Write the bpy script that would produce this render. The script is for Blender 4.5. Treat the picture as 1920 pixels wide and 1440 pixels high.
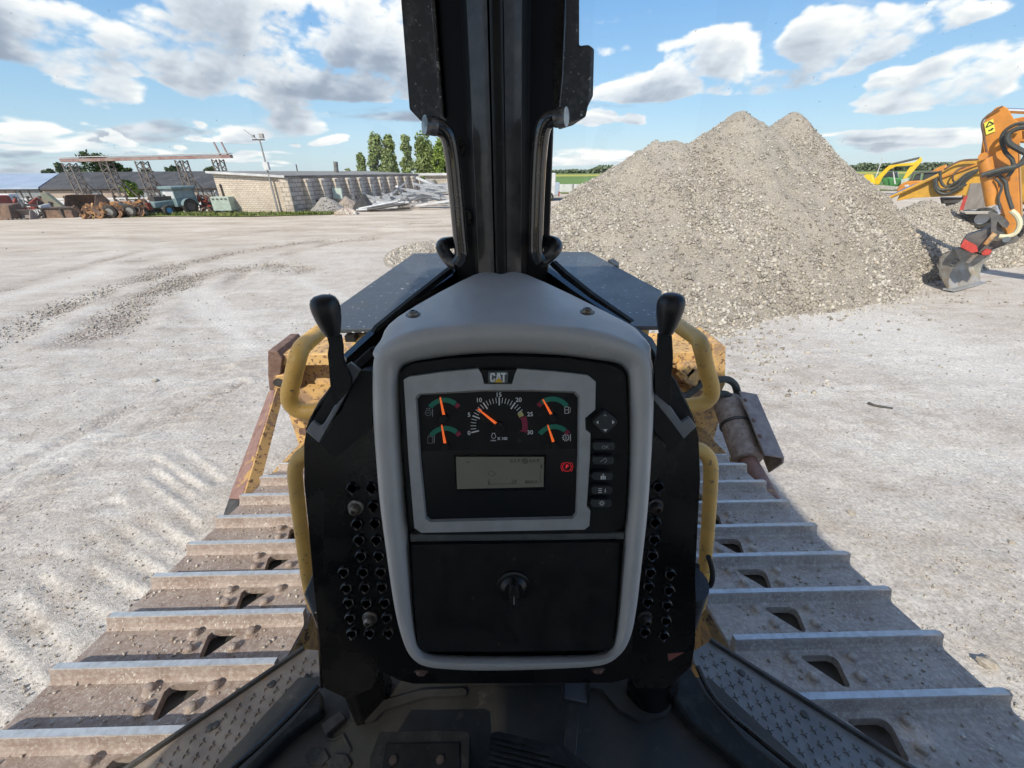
import bpy, bmesh, math, random
import numpy as np
from math import radians, sin, cos, pi, tan, atan2, sqrt
from mathutils import Vector, Matrix
from mathutils.geometry import tessellate_polygon
random.seed(7); rng = np.random.default_rng(7)
scene = bpy.context.scene
for o in list(bpy.data.objects): bpy.data.objects.remove(o)
COL = scene.collection
# ------------------------------------------------------------------ camera
PITCH, YAW, ROLL, F = 27.95, -0.95, 0.45, 750.0
CAM = Vector((0, 0, 2.7))
RM = Matrix.Rotation(radians(YAW), 3, 'Z') @ Matrix.Rotation(radians(90 - PITCH), 3, 'X') @ Matrix.Rotation(-radians(ROLL), 3, 'Z')
cd = bpy.data.cameras.new('camera'); cam = bpy.data.objects.new('camera', cd); COL.objects.link(cam)
cam.matrix_world = Matrix.Translation(CAM) @ RM.to_4x4()
cd.sensor_fit = 'HORIZONTAL'; cd.sensor_width = 36; cd.lens = F / 1920 * 36
scene.cycles.max_bounces = 6; scene.cycles.diffuse_bounces = 3; scene.cycles.glossy_bounces = 3; scene.cycles.transparent_max_bounces = 8; scene.cycles.adaptive_threshold = 0.02
cd.clip_start = 0.02; cd.clip_end = 6000
scene.camera = cam
def ray(px, py): return RM @ Vector(((px - 960) / F, (720 - py) / F, -1))
def at_d(px, py, d): return CAM + ray(px, py) * d
def at_z(px, py, z=0.0):
    d = ray(px, py); return CAM + d * ((z - CAM.z) / d.z)
def at_y(px, py, y):
    d = ray(px, py); return CAM + d * (y / d.y)
def on(px, py, p0, n):
    d = ray(px, py); return CAM + d * ((Vector(p0) - CAM).dot(n) / d.dot(n))
# ------------------------------------------------------------------ light
TOSUN = Vector((-0.38, -0.70, 0.80)).normalized()
SUN_EL = math.asin(TOSUN.z); SUN_AZ = atan2(TOSUN.x, TOSUN.y)
sl = bpy.data.lights.new('sun', 'SUN'); sl.energy = 2.7; sl.angle = radians(1.2); sl.color = (1, 0.90, 0.76)
so = bpy.data.objects.new('sun', sl); COL.objects.link(so)
so.rotation_euler = (-TOSUN).to_track_quat('-Z', 'Y').to_euler(); so.location = (-20, -10, 30)
scene.view_settings.view_transform = 'Standard'; scene.view_settings.look = 'None'
scene.view_settings.gamma = 1; scene.view_settings.use_curve_mapping = False
scene.view_settings.exposure = 0.88
SKY_STRENGTH = 0.110
W = bpy.data.worlds.new('World'); scene.world = W; W.use_nodes = True
class NT:
    def __init__(s, tree): s.t = tree; s.n = tree.nodes; s.l = tree.links
    def __call__(s, typ, props=None, **ins):
        nd = s.n.new(typ)
        for k, v in (props or {}).items(): setattr(nd, k, v)
        for k, v in ins.items():
            key = int(k[1:]) if k[0] == 'i' and k[1:].isdigit() else k.replace('_', ' ')
            s.put(nd.inputs[key], v)
        return nd
    def put(s, inp, v):
        if isinstance(v, bpy.types.NodeSocket): s.l.new(v, inp)
        else: inp.default_value = v
    def math(s, op, a, b=0.0, c=0.0, clamp=False):
        nd = s.n.new('ShaderNodeMath'); nd.operation = op; nd.use_clamp = clamp
        for i, v in enumerate((a, b, c)): s.put(nd.inputs[i], v)
        return nd.outputs[0]
    def ramp(s, fac, stops, interp='LINEAR'):
        nd = s.n.new('ShaderNodeValToRGB'); nd.color_ramp.interpolation = interp
        e = nd.color_ramp.elements
        while len(e) < len(stops): e.new(0.5)
        for q, (p, c) in zip(e, stops): q.position = p; q.color = (*c, 1) if len(c) == 3 else c
        s.put(nd.inputs[0], fac); return nd.outputs[0]
    def mix(s, f, a, b, blend='MIX'):
        nd = s.n.new('ShaderNodeMix'); nd.data_type = 'RGBA'; nd.blend_type = blend
        for key, v in ((0, f), (6, a), (7, b)):
            if isinstance(v, tuple) and len(v) == 3: v = (*v, 1)
            s.put(nd.inputs[key], v)
        return nd.outputs[2]
    def noise(s, vec, scale, detail=4, rough=0.55, dist=0.0):
        nd = s.n.new('ShaderNodeTexNoise'); s.put(nd.inputs['Vector'], vec)
        nd.inputs['Scale'].default_value = scale; nd.inputs['Detail'].default_value = detail
        nd.inputs['Roughness'].default_value = rough; nd.inputs['Distortion'].default_value = dist
        return nd.outputs[0]
_T = rng.random((256, 256))
def vnoise(x, y):
    xi = np.floor(x).astype(int); yi = np.floor(y).astype(int); fx = x - xi; fy = y - yi
    fx = fx * fx * (3 - 2 * fx); fy = fy * fy * (3 - 2 * fy)
    a = _T[xi % 256, yi % 256]; b = _T[(xi + 1) % 256, yi % 256]; c = _T[xi % 256, (yi + 1) % 256]; d = _T[(xi + 1) % 256, (yi + 1) % 256]
    return (a * (1 - fx) + b * fx) * (1 - fy) + (c * (1 - fx) + d * fx) * fy - 0.5
def fbm3(x, y, o=6, bil=False):
    s = 0; a = 1; c, d = 0.8, 0.6
    for i in range(o):
        n = vnoise(x + 13.7 * i, y + 5.3 * i); s = s + a * ((abs(n) * 2 - .5) if bil else n); a *= .55; x, y = (c * x - d * y) * 2.03, (d * x + c * y) * 2.03
    return s
def build_sky():
    WI, HI = 3072, 1536
    j0 = int(HI * (.5 - .02)); el = ((np.arange(j0, HI) + .5) / HI - .5) * pi; ang = -((np.arange(WI) + .5) / WI - .5) * 2 * pi
    el, ang = np.meshgrid(el, ang, indexing='ij'); ce = np.cos(el); X = ce * np.cos(ang); Y = ce * np.sin(ang); Zd = np.sin(el); az = np.arctan2(X, Y)
    zz = np.maximum(Zd, 0) + .13; PX_, PY_ = X / zz + 40, Y / zz + 40
    w1 = fbm3(PX_ * 1.1, PY_ * 1.1, 4); w2 = fbm3(PX_ * 1.1 + 30, PY_ * 1.1 + 11, 4)
    azw, elw = az + w1 * .055, el + w2 * .03
    blobs = [  # px, py, rx, ry, weight, brightness
        (50, 95, 200, 90, 1.7, .22), (230, 70, 130, 70, 1.0, .6), (40, 10, 130, 40, .9, .8), (190, 178, 115, 55, 1.2, .85), (500, 70, 200, 90, 1.4, 1.0), (420, 140, 140, 70, 1.1, .95), (620, 120, 180, 85, 1.7, .5), (720, 50, 140, 85, 1.2, .85), (750, 160, 70, 40, .8, .9), (310, 130, 90, 50, .8, .6),
        (455, 243, 55, 26, 1.1, .95), (545, 215, 65, 48, 1, .85), (380, 243, 26, 15, 1.1, 1), (630, 264, 42, 24, 1.7, .95), (203, 272, 36, 20, 1.7, 1), (50, 256, 90, 22, 1.0, .85), (60, 288, 150, 15, .9, .9), (330, 278, 16, 8, 1.1, 1), (562, 276, 16, 8, 1.1, 1), (290, 290, 60, 10, .8, 1), (480, 303, 120, 11, .8, .9),
        (1335, 118, 112, 72, 1.7, .95), (1225, 165, 120, 44, 1.5, .85), (1150, 172, 70, 30, 1, .9), (1420, 160, 120, 36, 1.4, .6), (1540, 132, 120, 26, 1.2, .8), (1580, 60, 118, 70, 1.6, .95), (1690, 55, 135, 74, 1.6, .40), (1790, 15, 110, 40, 1.0, .6), (1700, 158, 90, 44, 1.5, .95), (1860, 125, 120, 64, 1.6, .75), (1800, 165, 90, 26, 1.0, .5),
        (1115, 236, 44, 24, 1.7, 1), (1182, 234, 30, 17, 1.4, .95), (1165, 45, 120, 26, .7, .9), (1130, 100, 100, 14, .7, .9), (1740, 262, 230, 32, 1.0, .5), (1640, 242, 140, 10, .9, .95), (1720, 285, 90, 11, .8, .8), (1170, 288, 130, 18, .7, .8), (1080, 305, 170, 10, .7, .9)]
    S = np.zeros_like(az); Hb = np.zeros_like(az)
    for px, py, rx, ry, w, gr in blobs:
        c = ray(px, py).normalized(); a = ray(px + rx, py).normalized(); b = ray(px, py - ry).normalized()
        a0, e0 = atan2(c.x, c.y), math.asin(c.z); ra = abs(atan2(a.x, a.y) - a0); re_ = abs(math.asin(b.z) - e0)
        u = (azw - a0) / ra; v = (elw - e0) / re_; v = np.where(v < 0, v * 1.35, v)      # flatter undersides
        k = w * np.clip(1.3 - (u * u + v * v), 0, None); S += k; Hb += k * gr
    gr = Hb / (S + .02)
    bil = fbm3(az * 7.5 + 70, el * 15 + 70, 7, True) + .14; fine = fbm3(az * 20 + 90, el * 36 + 20, 6)
    out_ = np.clip((abs(az) - 1.05) / .25, 0, 1); out_ = np.maximum(out_, np.clip((el - .62) / .15, 0, 1))
    gen = (fbm3(PX_ * .55 + 3, PY_ * .55 + 8, 6) + .02) * 2.6                            # broken cloud beyond the frame, as in it
    wsp = (fbm3(PX_ * .5 + 60, PY_ * 1.2 + 5, 6) - .30) * 1.6
    amp = np.clip(el / .12, .35, 1)
    D = np.minimum(S, 1.15) - .47 + .95 * bil * amp + .34 * fine * amp
    D = np.where(S < .01, np.minimum(D, -.2), D); D = np.maximum(D, wsp - .15); D = D * (1 - out_) + out_ * (gen + .25 * fine)
    M = np.clip((D + .06) / .46, 0, 1); M = M * M * (3 - 2 * M)
    T = np.clip(D, 0, 1.2); occ = np.zeros_like(T)
    for i, (dx, dy) in enumerate(((3, 5), (6, 10), (11, 18), (18, 28), (26, 40))):
        sh = np.roll(np.roll(T, -dy, 0), -dx, 1); occ += sh * (.55 - .05 * i)             # cloud between this spot and the light, up and to the left
    lit = np.exp(-.95 * occ) * 1.15 + .20 * (1 - T) - .0
    lit = np.clip(.80 * lit + .42 * np.where(out_ > .5, .7, gr) - .20 + .10 * fine, 0, 1)
    img = np.zeros((HI, WI, 4), np.float32); img[..., 3] = 1; img[j0:, :, 0] = M; img[j0:, :, 1] = lit
    im = bpy.data.images.new('cloud_field', WI, HI, alpha=False, float_buffer=False); im.colorspace_settings.name = 'Non-Color'
    im.pixels.foreach_set(img.ravel()); im.update(); im.pack()
    g = NT(W.node_tree); g.n.clear()
    out = g('ShaderNodeOutputWorld'); bg = g('ShaderNodeBackground'); g.l.new(bg.outputs[0], out.inputs[0])
    sky = g('ShaderNodeTexSky', dict(sky_type='NISHITA', sun_disc=False, sun_elevation=SUN_EL, sun_rotation=SUN_AZ, air_density=1.0, dust_density=0.6, ozone_density=2.2))
    tc = g('ShaderNodeTexCoord'); sep = g('ShaderNodeSeparateXYZ', {}, Vector=tc.outputs['Generated'])
    env = g('ShaderNodeTexEnvironment', dict(image=im, interpolation='Linear'), Vector=tc.outputs['Generated']); ec = g('ShaderNodeSeparateColor', {}, Color=env.outputs[0])
    grad = g.ramp(sep.outputs[2], [(0.0, (.56, .72, .84)), (.12, (.36, .60, .84)), (.30, (.17, .42, .82)), (.6, (.09, .27, .70))])
    grad = g.mix(1.0, grad, (5.0, 5.0, 5.0), 'MULTIPLY')
    base = g.mix(.80, sky.outputs[0], grad)
    cc = g.ramp(ec.outputs[1], [(0, (.22, .26, .34)), (.35, (.34, .39, .48)), (.65, (.68, .72, .78)), (1, (.98, .97, .94))])
    cc = g.mix(1.0, cc, (5.7, 5.7, 5.7), 'MULTIPLY')
    fin = g.mix(g.math('MULTIPLY', ec.outputs[0], .96), base, cc)
    g.l.new(fin, bg.inputs[0]); bg.inputs[1].default_value = SKY_STRENGTH
build_sky()
# ------------------------------------------------------------------ materials
MATS = {}
def mat(name, c1, c2=None, rough=0.5, metal=0.0, scale=20, thr=(0.4, 0.6), bump=0.0, bscale=60, c3=None, s3=3, thr3=(0.55, 0.65), stretch=(1, 1, 1), rvar=0.0, coat=0.0, spec=0.5, detail=6, bdist=0.01):
    if name in MATS: return MATS[name]
    m = bpy.data.materials.new(name); m.use_nodes = True; g = NT(m.node_tree); g.n.clear()
    out = g('ShaderNodeOutputMaterial'); b = g('ShaderNodeBsdfPrincipled'); g.l.new(b.outputs[0], out.inputs[0])
    geo = g('ShaderNodeNewGeometry'); mp = g('ShaderNodeMapping'); g.l.new(geo.outputs['Position'], mp.inputs[0]); mp.inputs['Scale'].default_value = stretch
    V = mp.outputs[0]; col = (*c1, 1)
    if c2:
        n = g.noise(V, scale, detail, 0.6)
        f = g('ShaderNodeMapRange', {}, Value=n, From_Min=thr[0], From_Max=thr[1]).outputs[0]
        col = g.mix(f, c1, c2)
        if rvar: g.put(b.inputs['Roughness'], g.math('ADD', g.math('MULTIPLY', f, rvar), rough, clamp=True))
    if c3:
        n3 = g.noise(V, s3, detail, 0.65)
        f3 = g('ShaderNodeMapRange', {}, Value=n3, From_Min=thr3[0], From_Max=thr3[1]).outputs[0]
        col = g.mix(f3, col, c3)
    g.put(b.inputs['Base Color'], col)
    if not (c2 and rvar): b.inputs['Roughness'].default_value = rough
    b.inputs['Metallic'].default_value = metal; b.inputs['Coat Weight'].default_value = coat
    b.inputs['Specular IOR Level'].default_value = spec
    if bump:
        bn = g('ShaderNodeBump', {}, Strength=bump, Distance=bdist, Height=g.noise(V, bscale, 5, 0.6)); g.l.new(bn.outputs[0], b.inputs['Normal'])
    MATS[name] = m; return m
def emis(name, col, s):
    m = bpy.data.materials.new(name); m.use_nodes = True; b = m.node_tree.nodes['Principled BSDF']
    b.inputs['Base Color'].default_value = (*col, 1); b.inputs['Emission Color'].default_value = (*col, 1); b.inputs['Emission Strength'].default_value = s
    MATS[name] = m; return m
SILVER = mat('silver_plastic', (0.62, 0.61, 0.595), (0.56, 0.55, 0.535), rough=0.45, metal=0.2, scale=14, thr=(.35, .7), bump=0.35, bscale=700, rvar=.12, bdist=.001, c3=(0.50, 0.48, 0.45), s3=120, thr3=(.60, .80))
BEZEL = mat('bezel_grey', (0.47, 0.475, 0.47), (0.42, 0.422, 0.415), rough=0.42, metal=0.2, scale=40, bump=0.05, bscale=1200, bdist=.001)
BLK = mat('black_plastic', (0.007, 0.007, 0.008), (0.014, 0.0135, 0.013), c3=(.045, .042, .038), s3=85, thr3=(.63, .72), spec=.35, rough=0.5, scale=30, bump=0.15, bscale=1400, rvar=.12, bdist=.001)
BLKG = mat('black_gloss_paint', (0.005, 0.005, 0.006), (0.012, 0.0115, 0.011), rough=0.22, scale=9, thr=(.45, .7), bump=0.25, bscale=220, rvar=.2, bdist=.0015)
BLKDUST = mat('dusty_black', (0.045, 0.044, 0.043), (0.14, 0.135, 0.13), rough=0.6, scale=45, thr=(.5, .78), bump=0.2, bscale=300, c3=(0.42, 0.42, 0.40), s3=110, thr3=(.615, .65), bdist=.002)
HOOD = mat('hood_black', (0.045, 0.052, 0.062), (0.075, 0.08, 0.09), rough=0.36, scale=5, thr=(.4, .65), bump=0.05, bscale=100, c3=(0.5, 0.52, 0.53), s3=48, thr3=(.635, .655), rvar=.15, bdist=.002)
RUBBER = mat('rubber', (0.015, 0.015, 0.014), (0.05, 0.047, 0.042), rough=0.75, scale=35, thr=(.5, .75), bump=0.3, bscale=120, bdist=.003)
FLOORM = mat('floor_mat_rubber', (0.045, 0.042, 0.038), (0.09, 0.082, 0.07), rough=0.62, scale=7, thr=(.4, .7), bump=0.25, bscale=160, c3=(0.16, 0.145, 0.11), s3=17, thr3=(.62, .8), rvar=.2, bdist=.002)
GLASSB = mat('screen_black', (0.003, 0.004, 0.007), rough=0.12)
YEL = mat('yellow_paint', (0.66, 0.44, 0.16), (0.56, 0.37, 0.14), rough=0.42, scale=22, thr=(.45, .7), c3=(0.16, 0.09, 0.045), s3=60, thr3=(.70, .75), bump=0.08, bscale=200, bdist=.001)
YELRAIL = mat('worn_yellow_paint', (0.72, 0.42, 0.10), (0.60, 0.36, 0.10), rough=0.45, scale=16, thr=(.45, .7), c3=(0.20, 0.13, 0.08), s3=70, thr3=(.62, .65), bump=0.1, bscale=220, bdist=.001)
YELRUST = mat('chipped_yellow_paint', (0.60, 0.38, 0.15), (0.17, 0.09, 0.055), rough=0.6, scale=26, thr=(.555, .595), c3=(0.34, 0.22, 0.14), s3=8, thr3=(.5, .62), bump=0.5, bscale=60, bdist=.004)
RUSTM = mat('rusty_steel', (0.13, 0.075, 0.055), (0.22, 0.14, 0.11), rough=0.65, scale=25, thr=(.4, .7), c3=(0.42, 0.28, 0.11), s3=9, thr3=(.62, .68), bump=0.4, bscale=80, bdist=.003)
BRACE = mat('brace_worn', (0.27, 0.155, 0.13), (0.17, 0.085, 0.06), rough=0.5, scale=18, thr=(.45, .7), c3=(0.45, 0.27, 0.09), s3=11, thr3=(.57, .63), bump=0.3, bscale=90, bdist=.003)
def track_mat(name, a, b_, c):
    m = bpy.data.materials.new(name); m.use_nodes = True; g = NT(m.node_tree); g.n.clear()
    out = g('ShaderNodeOutputMaterial'); b = g('ShaderNodeBsdfPrincipled'); g.l.new(b.outputs[0], out.inputs[0])
    V = g('ShaderNodeNewGeometry').outputs['Position']
    n1 = g.noise(V, 9, 8, 0.65); n2 = g.noise(V, 70, 4, 0.6)
    vm = g('ShaderNodeMapping', {}, Vector=V); vm.inputs['Scale'].default_value = (1, .45, .45); vm.inputs['Rotation'].default_value = (0, 0, .6)
    n3 = g.noise(vm.outputs[0], 150, 3, 0.6)
    col = g.mix(g('ShaderNodeMapRange', {}, Value=n1, From_Min=.35, From_Max=.65).outputs[0], a, b_)
    col = g.mix(g('ShaderNodeMapRange', {}, Value=n2, From_Min=.45, From_Max=.8).outputs[0], col, c)
    f3 = g.math('MULTIPLY', g('ShaderNodeMapRange', {}, Value=n3, From_Min=.615, From_Max=.65).outputs[0], g('ShaderNodeMapRange', {}, Value=g.noise(V, 5, 3), From_Min=.35, From_Max=.6).outputs[0])
    col = g.mix(f3, col, (0.62, 0.60, 0.56))
    g.put(b.inputs['Base Color'], col); b.inputs['Roughness'].default_value = 0.58; b.inputs['Metallic'].default_value = 0.15
    h = g.math('ADD', g.math('MULTIPLY', n1, 1.0), g.math('MULTIPLY', g.noise(V, 220, 4, .7), 0.35))
    bn = g('ShaderNodeBump', {}, Strength=0.7, Distance=0.012, Height=h); g.l.new(bn.outputs[0], b.inputs['Normal'])
    MATS[name] = m; return m
TRKL = track_mat('track_shoe_brown', (0.26, 0.19, 0.16), (0.37, 0.30, 0.265), (0.50, 0.45, 0.405))
TRKR = track_mat('track_shoe_shade_grey', (0.33, 0.28, 0.25), (0.46, 0.42, 0.385), (0.62, 0.59, 0.55))  # right track: cab shade put into the colour as a greyer tone
GROUS = mat('polished_steel', (0.58, 0.60, 0.62), (0.40, 0.40, 0.40), rough=0.38, metal=0.45, scale=40, thr=(.4, .75), bump=0.3, bscale=150, bdist=.002)
STEPP = mat('step_plate_steel', (0.20, 0.165, 0.14), (0.30, 0.25, 0.21), rough=0.55, metal=.2, scale=14, thr=(.4, .65), c3=(0.36, 0.19, 0.09), s3=18, thr3=(.63, .7), bump=0.5, bscale=180, bdist=.002)
STEPR = mat('step_plate_grey', (0.17, 0.17, 0.167), (0.25, 0.25, 0.243), rough=0.5, metal=.2, scale=14, thr=(.4, .65), bump=0.5, bscale=180, bdist=.002)
STEEL = mat('worn_steel', (0.30, 0.29, 0.27), (0.18, 0.14, 0.10), rough=0.38, metal=0.8, scale=60, thr=(.45, .65))
DARKST = mat('dark_steel', (0.05, 0.048, 0.046), (0.09, 0.085, 0.08), rough=0.5, metal=.3, scale=12)
CHROME = mat('bare_tube_end', (0.5, 0.5, 0.49), (0.35, 0.34, 0.32), rough=0.25, metal=.9, scale=40)
RODM = mat('chrome_rod', (0.7, 0.7, 0.72), rough=0.15, metal=1)
HOSE = mat('hose_rubber', (0.03, 0.035, 0.035), (0.07, 0.075, 0.07), rough=0.6, scale=60)
PRINT = mat('print_grey', (0.85, 0.85, 0.83), rough=0.5)
PRINTD = mat('print_dim', (0.36, 0.36, 0.35), rough=0.5)
GREEN = mat('gauge_green', (0.015, 0.24, 0.15), rough=0.5)
REDG = mat('gauge_red', (0.30, 0.02, 0.06), rough=0.5)
YELG = mat('gauge_yellow', (0.62, 0.55, 0.2), rough=0.5)
ORNG = emis('needle_orange', (1.0, 0.16, 0.03), 0.30)
LEDR = emis('warning_red', (1.0, 0.03, 0.05), 0.3)
LCD = emis('lcd_grey', (0.085, 0.085, 0.070), 0.18)
LCDT = mat('lcd_ink', (0.012, 0.012, 0.01), rough=0.6)
LOGOY = mat('logo_yellow', (0.85, 0.5, 0.03), rough=0.4); LOGOW = mat('logo_white', (0.85, 0.85, 0.83), rough=0.4)
def glass_mat():
    m = bpy.data.materials.new('cab_glass'); m.use_nodes = True; g = NT(m.node_tree); g.n.clear()
    out = g('ShaderNodeOutputMaterial')
    tr = g('ShaderNodeBsdfTransparent', {}, Color=(0.965, 0.985, 0.975, 1)); gl = g('ShaderNodeBsdfGlossy', {}, Roughness=0.0, Color=(1, 1, 1, 1))
    fr = g('ShaderNodeFresnel', {}, IOR=1.45)
    mx = g('ShaderNodeMixShader'); g.l.new(g.math('MULTIPLY', fr.outputs[0], 0.8), mx.inputs[0]); g.l.new(tr.outputs[0], mx.inputs[1]); g.l.new(gl.outputs[0], mx.inputs[2])
    V = g('ShaderNodeNewGeometry').outputs['Position']
    df = g('ShaderNodeBsdfDiffuse', {}, Color=(0.5, 0.49, 0.46, 1))
    f = g.math('MULTIPLY', g('ShaderNodeMapRange', {}, Value=g.noise(V, 260, 3, .5), From_Min=.72, From_Max=.76).outputs[0], 0.5)
    f = g.math('ADD', f, g.math('MULTIPLY', g('ShaderNodeMapRange', {}, Value=g.noise(V, 5, 5, .6), From_Min=.4, From_Max=.8).outputs[0], 0.035))
    m2 = g('ShaderNodeMixShader'); g.l.new(f, m2.inputs[0]); g.l.new(mx.outputs[0], m2.inputs[1]); g.l.new(df.outputs[0], m2.inputs[2])
    g.l.new(m2.outputs[0], out.inputs[0]); MATS['cab_glass'] = m; return m
GLASS = glass_mat()
# ------------------------------------------------------------------ mesh helpers
class MB:
    def __init__(s): s.v = []; s.f = []; s.mi = []; s.cur = 0
    def add(s, vs, fs):
        b = len(s.v); s.v += [tuple(p) for p in vs]; s.f += [tuple(i + b for i in f) for f in fs]; s.mi += [s.cur] * len(fs); return s
    def box(s, c, size, M=None):
        x, y, z = [q / 2 for q in size]
        vs = [Vector((sx * x, sy * y, sz * z)) for sz in (-1, 1) for sy in (-1, 1) for sx in (-1, 1)]
        if M is not None: vs = [M @ q for q in vs]
        vs = [q + Vector(c) for q in vs]
        return s.add(vs, [(0, 2, 3, 1), (4, 5, 7, 6), (0, 1, 5, 4), (2, 6, 7, 3), (0, 4, 6, 2), (1, 3, 7, 5)])
    def bar(s, a, b, w, h=None, up=(0, 0, 1)):
        a, b = Vector(a), Vector(b); h = h or w; d = (b - a); L = d.length; d.normalize(); up = Vector(up)
        if abs(d.dot(up)) > .98: up = Vector((1, 0, 0))
        x = d.cross(up).normalized(); z = x.cross(d).normalized()
        vs = [p + x * (sx * w / 2) + z * (sz * h / 2) for p in (a, b) for sx, sz in ((-1, -1), (1, -1), (1, 1), (-1, 1))]
        return s.add(vs, [(3, 2, 1, 0), (4, 5, 6, 7), (0, 1, 5, 4), (1, 2, 6, 5), (2, 3, 7, 6), (3, 0, 4, 7)])
    def prism(s, pts, vec, holes=()):
        pts = [Vector(p) for p in pts]; vec = Vector(vec); loops = [pts] + [[Vector(q) for q in h] for h in holes]
        allp = [p for L in loops for p in L]; n = len(allp)
        tri = tessellate_polygon(loops); fs = []
        cn = (allp[tri[0][1]] - allp[tri[0][0]]).cross(allp[tri[0][2]] - allp[tri[0][0]])
        flip = cn.dot(vec) > 0   # front must look away from vec
        for t in tri:
            nn = (allp[t[1]] - allp[t[0]]).cross(allp[t[2]] - allp[t[0]])
            t = tuple(t) if nn.dot(vec) < 0 else tuple(reversed(t))
            fs.append(t); fs.append(tuple(i + n for i in reversed(t)))
        k = 0
        for L in loops:
            m = len(L)
            for i in range(m): fs.append((k + i, k + (i + 1) % m, k + (i + 1) % m + n, k + i + n))
            k += m
        s.add(allp + [p + vec for p in allp], fs); s.fix = True; return s
    def loft(s, rings, cap0=False, cap1=False, closed=True):
        m = len(rings[0]); vs = [p for r in rings for p in r]; fs = []
        for j in range(len(rings) - 1):
            for i in range(m if closed else m - 1):
                a = j * m + i; b = j * m + (i + 1) % m; fs.append((a, b, b + m, a + m))
        if cap0: fs.append(tuple(reversed(range(m))))
        if cap1: fs.append(tuple(range((len(rings) - 1) * m, len(rings) * m)))
        return s.add(vs, fs)
    def tube(s, pts, r, seg=12, caps=True):
        pts = [Vector(p) for p in pts]; n = len(pts); rs = r if isinstance(r, (list, tuple)) else [r] * n
        rings = []; t0 = (pts[1] - pts[0]).normalized(); u = t0.orthogonal().normalized()
        for i in range(n):
            t = ((pts[min(i + 1, n - 1)] - pts[i]).normalized() + (pts[i] - pts[max(i - 1, 0)]).normalized())
            t = t.normalized() if t.length > 1e-6 else t0
            u = (u - t * u.dot(t)).normalized(); w = t.cross(u)
            rings.append([pts[i] + (u * cos(2 * pi * k / seg) + w * sin(2 * pi * k / seg)) * rs[i] for k in range(seg)])
        return s.loft(rings, caps, caps)
    def cyl(s, a, b, r0, r1=None, seg=16): return s.tube([a, b], [r0, r0 if r1 is None else r1], seg)
    def lathe(s, o, ax, prof, seg=24):
        o, ax = Vector(o), Vector(ax).normalized(); u = ax.orthogonal().normalized(); w = ax.cross(u)
        return s.loft([[o + ax * h + (u * cos(2 * pi * k / seg) + w * sin(2 * pi * k / seg)) * max(r, 1e-5) for k in range(seg)] for r, h in prof], True, True)
    def torus(s, c, ax, R, r, seg=20, sg=8):
        c, ax = Vector(c), Vector(ax).normalized(); u = ax.orthogonal().normalized(); w = ax.cross(u); rings = []
        for k in range(seg + 1):
            a = 2 * pi * k / seg; d = u * cos(a) + w * sin(a)
            rings.append([c + d * (R + r * cos(2 * pi * j / sg)) + ax * r * sin(2 * pi * j / sg) for j in range(sg)])
        return s.loft(rings)
    def mesh(s, name, mats, off=Vector((0, 0, 0)), smooth=35):
        me = bpy.data.meshes.new(name); me.from_pydata([(Vector(p) - off)[:] for p in s.v], [], s.f)
        for q in (mats if isinstance(mats, (list, tuple)) else [mats]): me.materials.append(q)
        if any(s.mi): me.polygons.foreach_set('material_index', s.mi)
        bm = bmesh.new(); bm.from_mesh(me); bmesh.ops.recalc_face_normals(bm, faces=bm.faces); bm.to_mesh(me); bm.free()
        if smooth:
            me.polygons.foreach_set('use_smooth', [True] * len(me.polygons)); me.set_sharp_from_angle(angle=radians(smooth))
        me.update(); return me
    def build(s, name, mats, parent=None, smooth=35, bevel=0, kind=None, label=None):
        lo = Vector([min(p[i] for p in s.v) for i in range(3)]); hi = Vector([max(p[i] for p in s.v) for i in range(3)]); c = (lo + hi) / 2
        o = bpy.data.objects.new(name, s.mesh(name, mats, c, smooth)); COL.objects.link(o); place(o, c, parent)
        if bevel:
            b = o.modifiers.new('bevel', 'BEVEL'); b.width = bevel; b.segments = 2; b.limit_method = 'ANGLE'; b.angle_limit = radians(40)
        if kind: o['kind'] = kind
        if label: o['label'] = label
        return o
WORLD = {}
def place(o, w, parent=None):
    w = Vector(w); WORLD[o.name] = w
    if parent is not None: o.parent = parent; o.location = w - WORLD[parent.name]
    else: o.location = w
def thing(name, label, cat, loc=(0, 0, 0), group=None):
    o = bpy.data.objects.new(name, None); COL.objects.link(o); o.empty_display_size = .1; place(o, loc); tag(o, label, cat, group); return o
def tag(o, label, cat, group=None):
    o['label'] = label; o['category'] = cat
    if group: o['group'] = group
    return o
def struct(o): o['kind'] = 'structure'; return o
def inst(name, me, M, parent):
    """object sharing mesh data, M = world matrix"""
    o = bpy.data.objects.new(name, me); COL.objects.link(o); M = M.copy(); WORLD[o.name] = M.to_translation()
    if parent is not None: o.parent = parent; M = Matrix.Translation(-WORLD[parent.name]) @ M
    o.matrix_local = M; return o
def catmull(pts, n=6, closed=False):
    P = [Vector(p) for p in pts]; out = []; N = len(P)
    for i in range(N if closed else N - 1):
        p0, p1, p2, p3 = (P[(i - 1) % N], P[i], P[(i + 1) % N], P[(i + 2) % N]) if closed else (P[max(i - 1, 0)], P[i], P[i + 1], P[min(i + 2, N - 1)])
        for k in range(n):
            t = k / n; out.append(0.5 * ((2 * p1) + (p2 - p0) * t + (2 * p0 - 5 * p1 + 4 * p2 - p3) * t * t + (3 * p1 - p0 - 3 * p2 + p3) * t ** 3))
    if not closed: out.append(P[-1])
    return out
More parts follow.
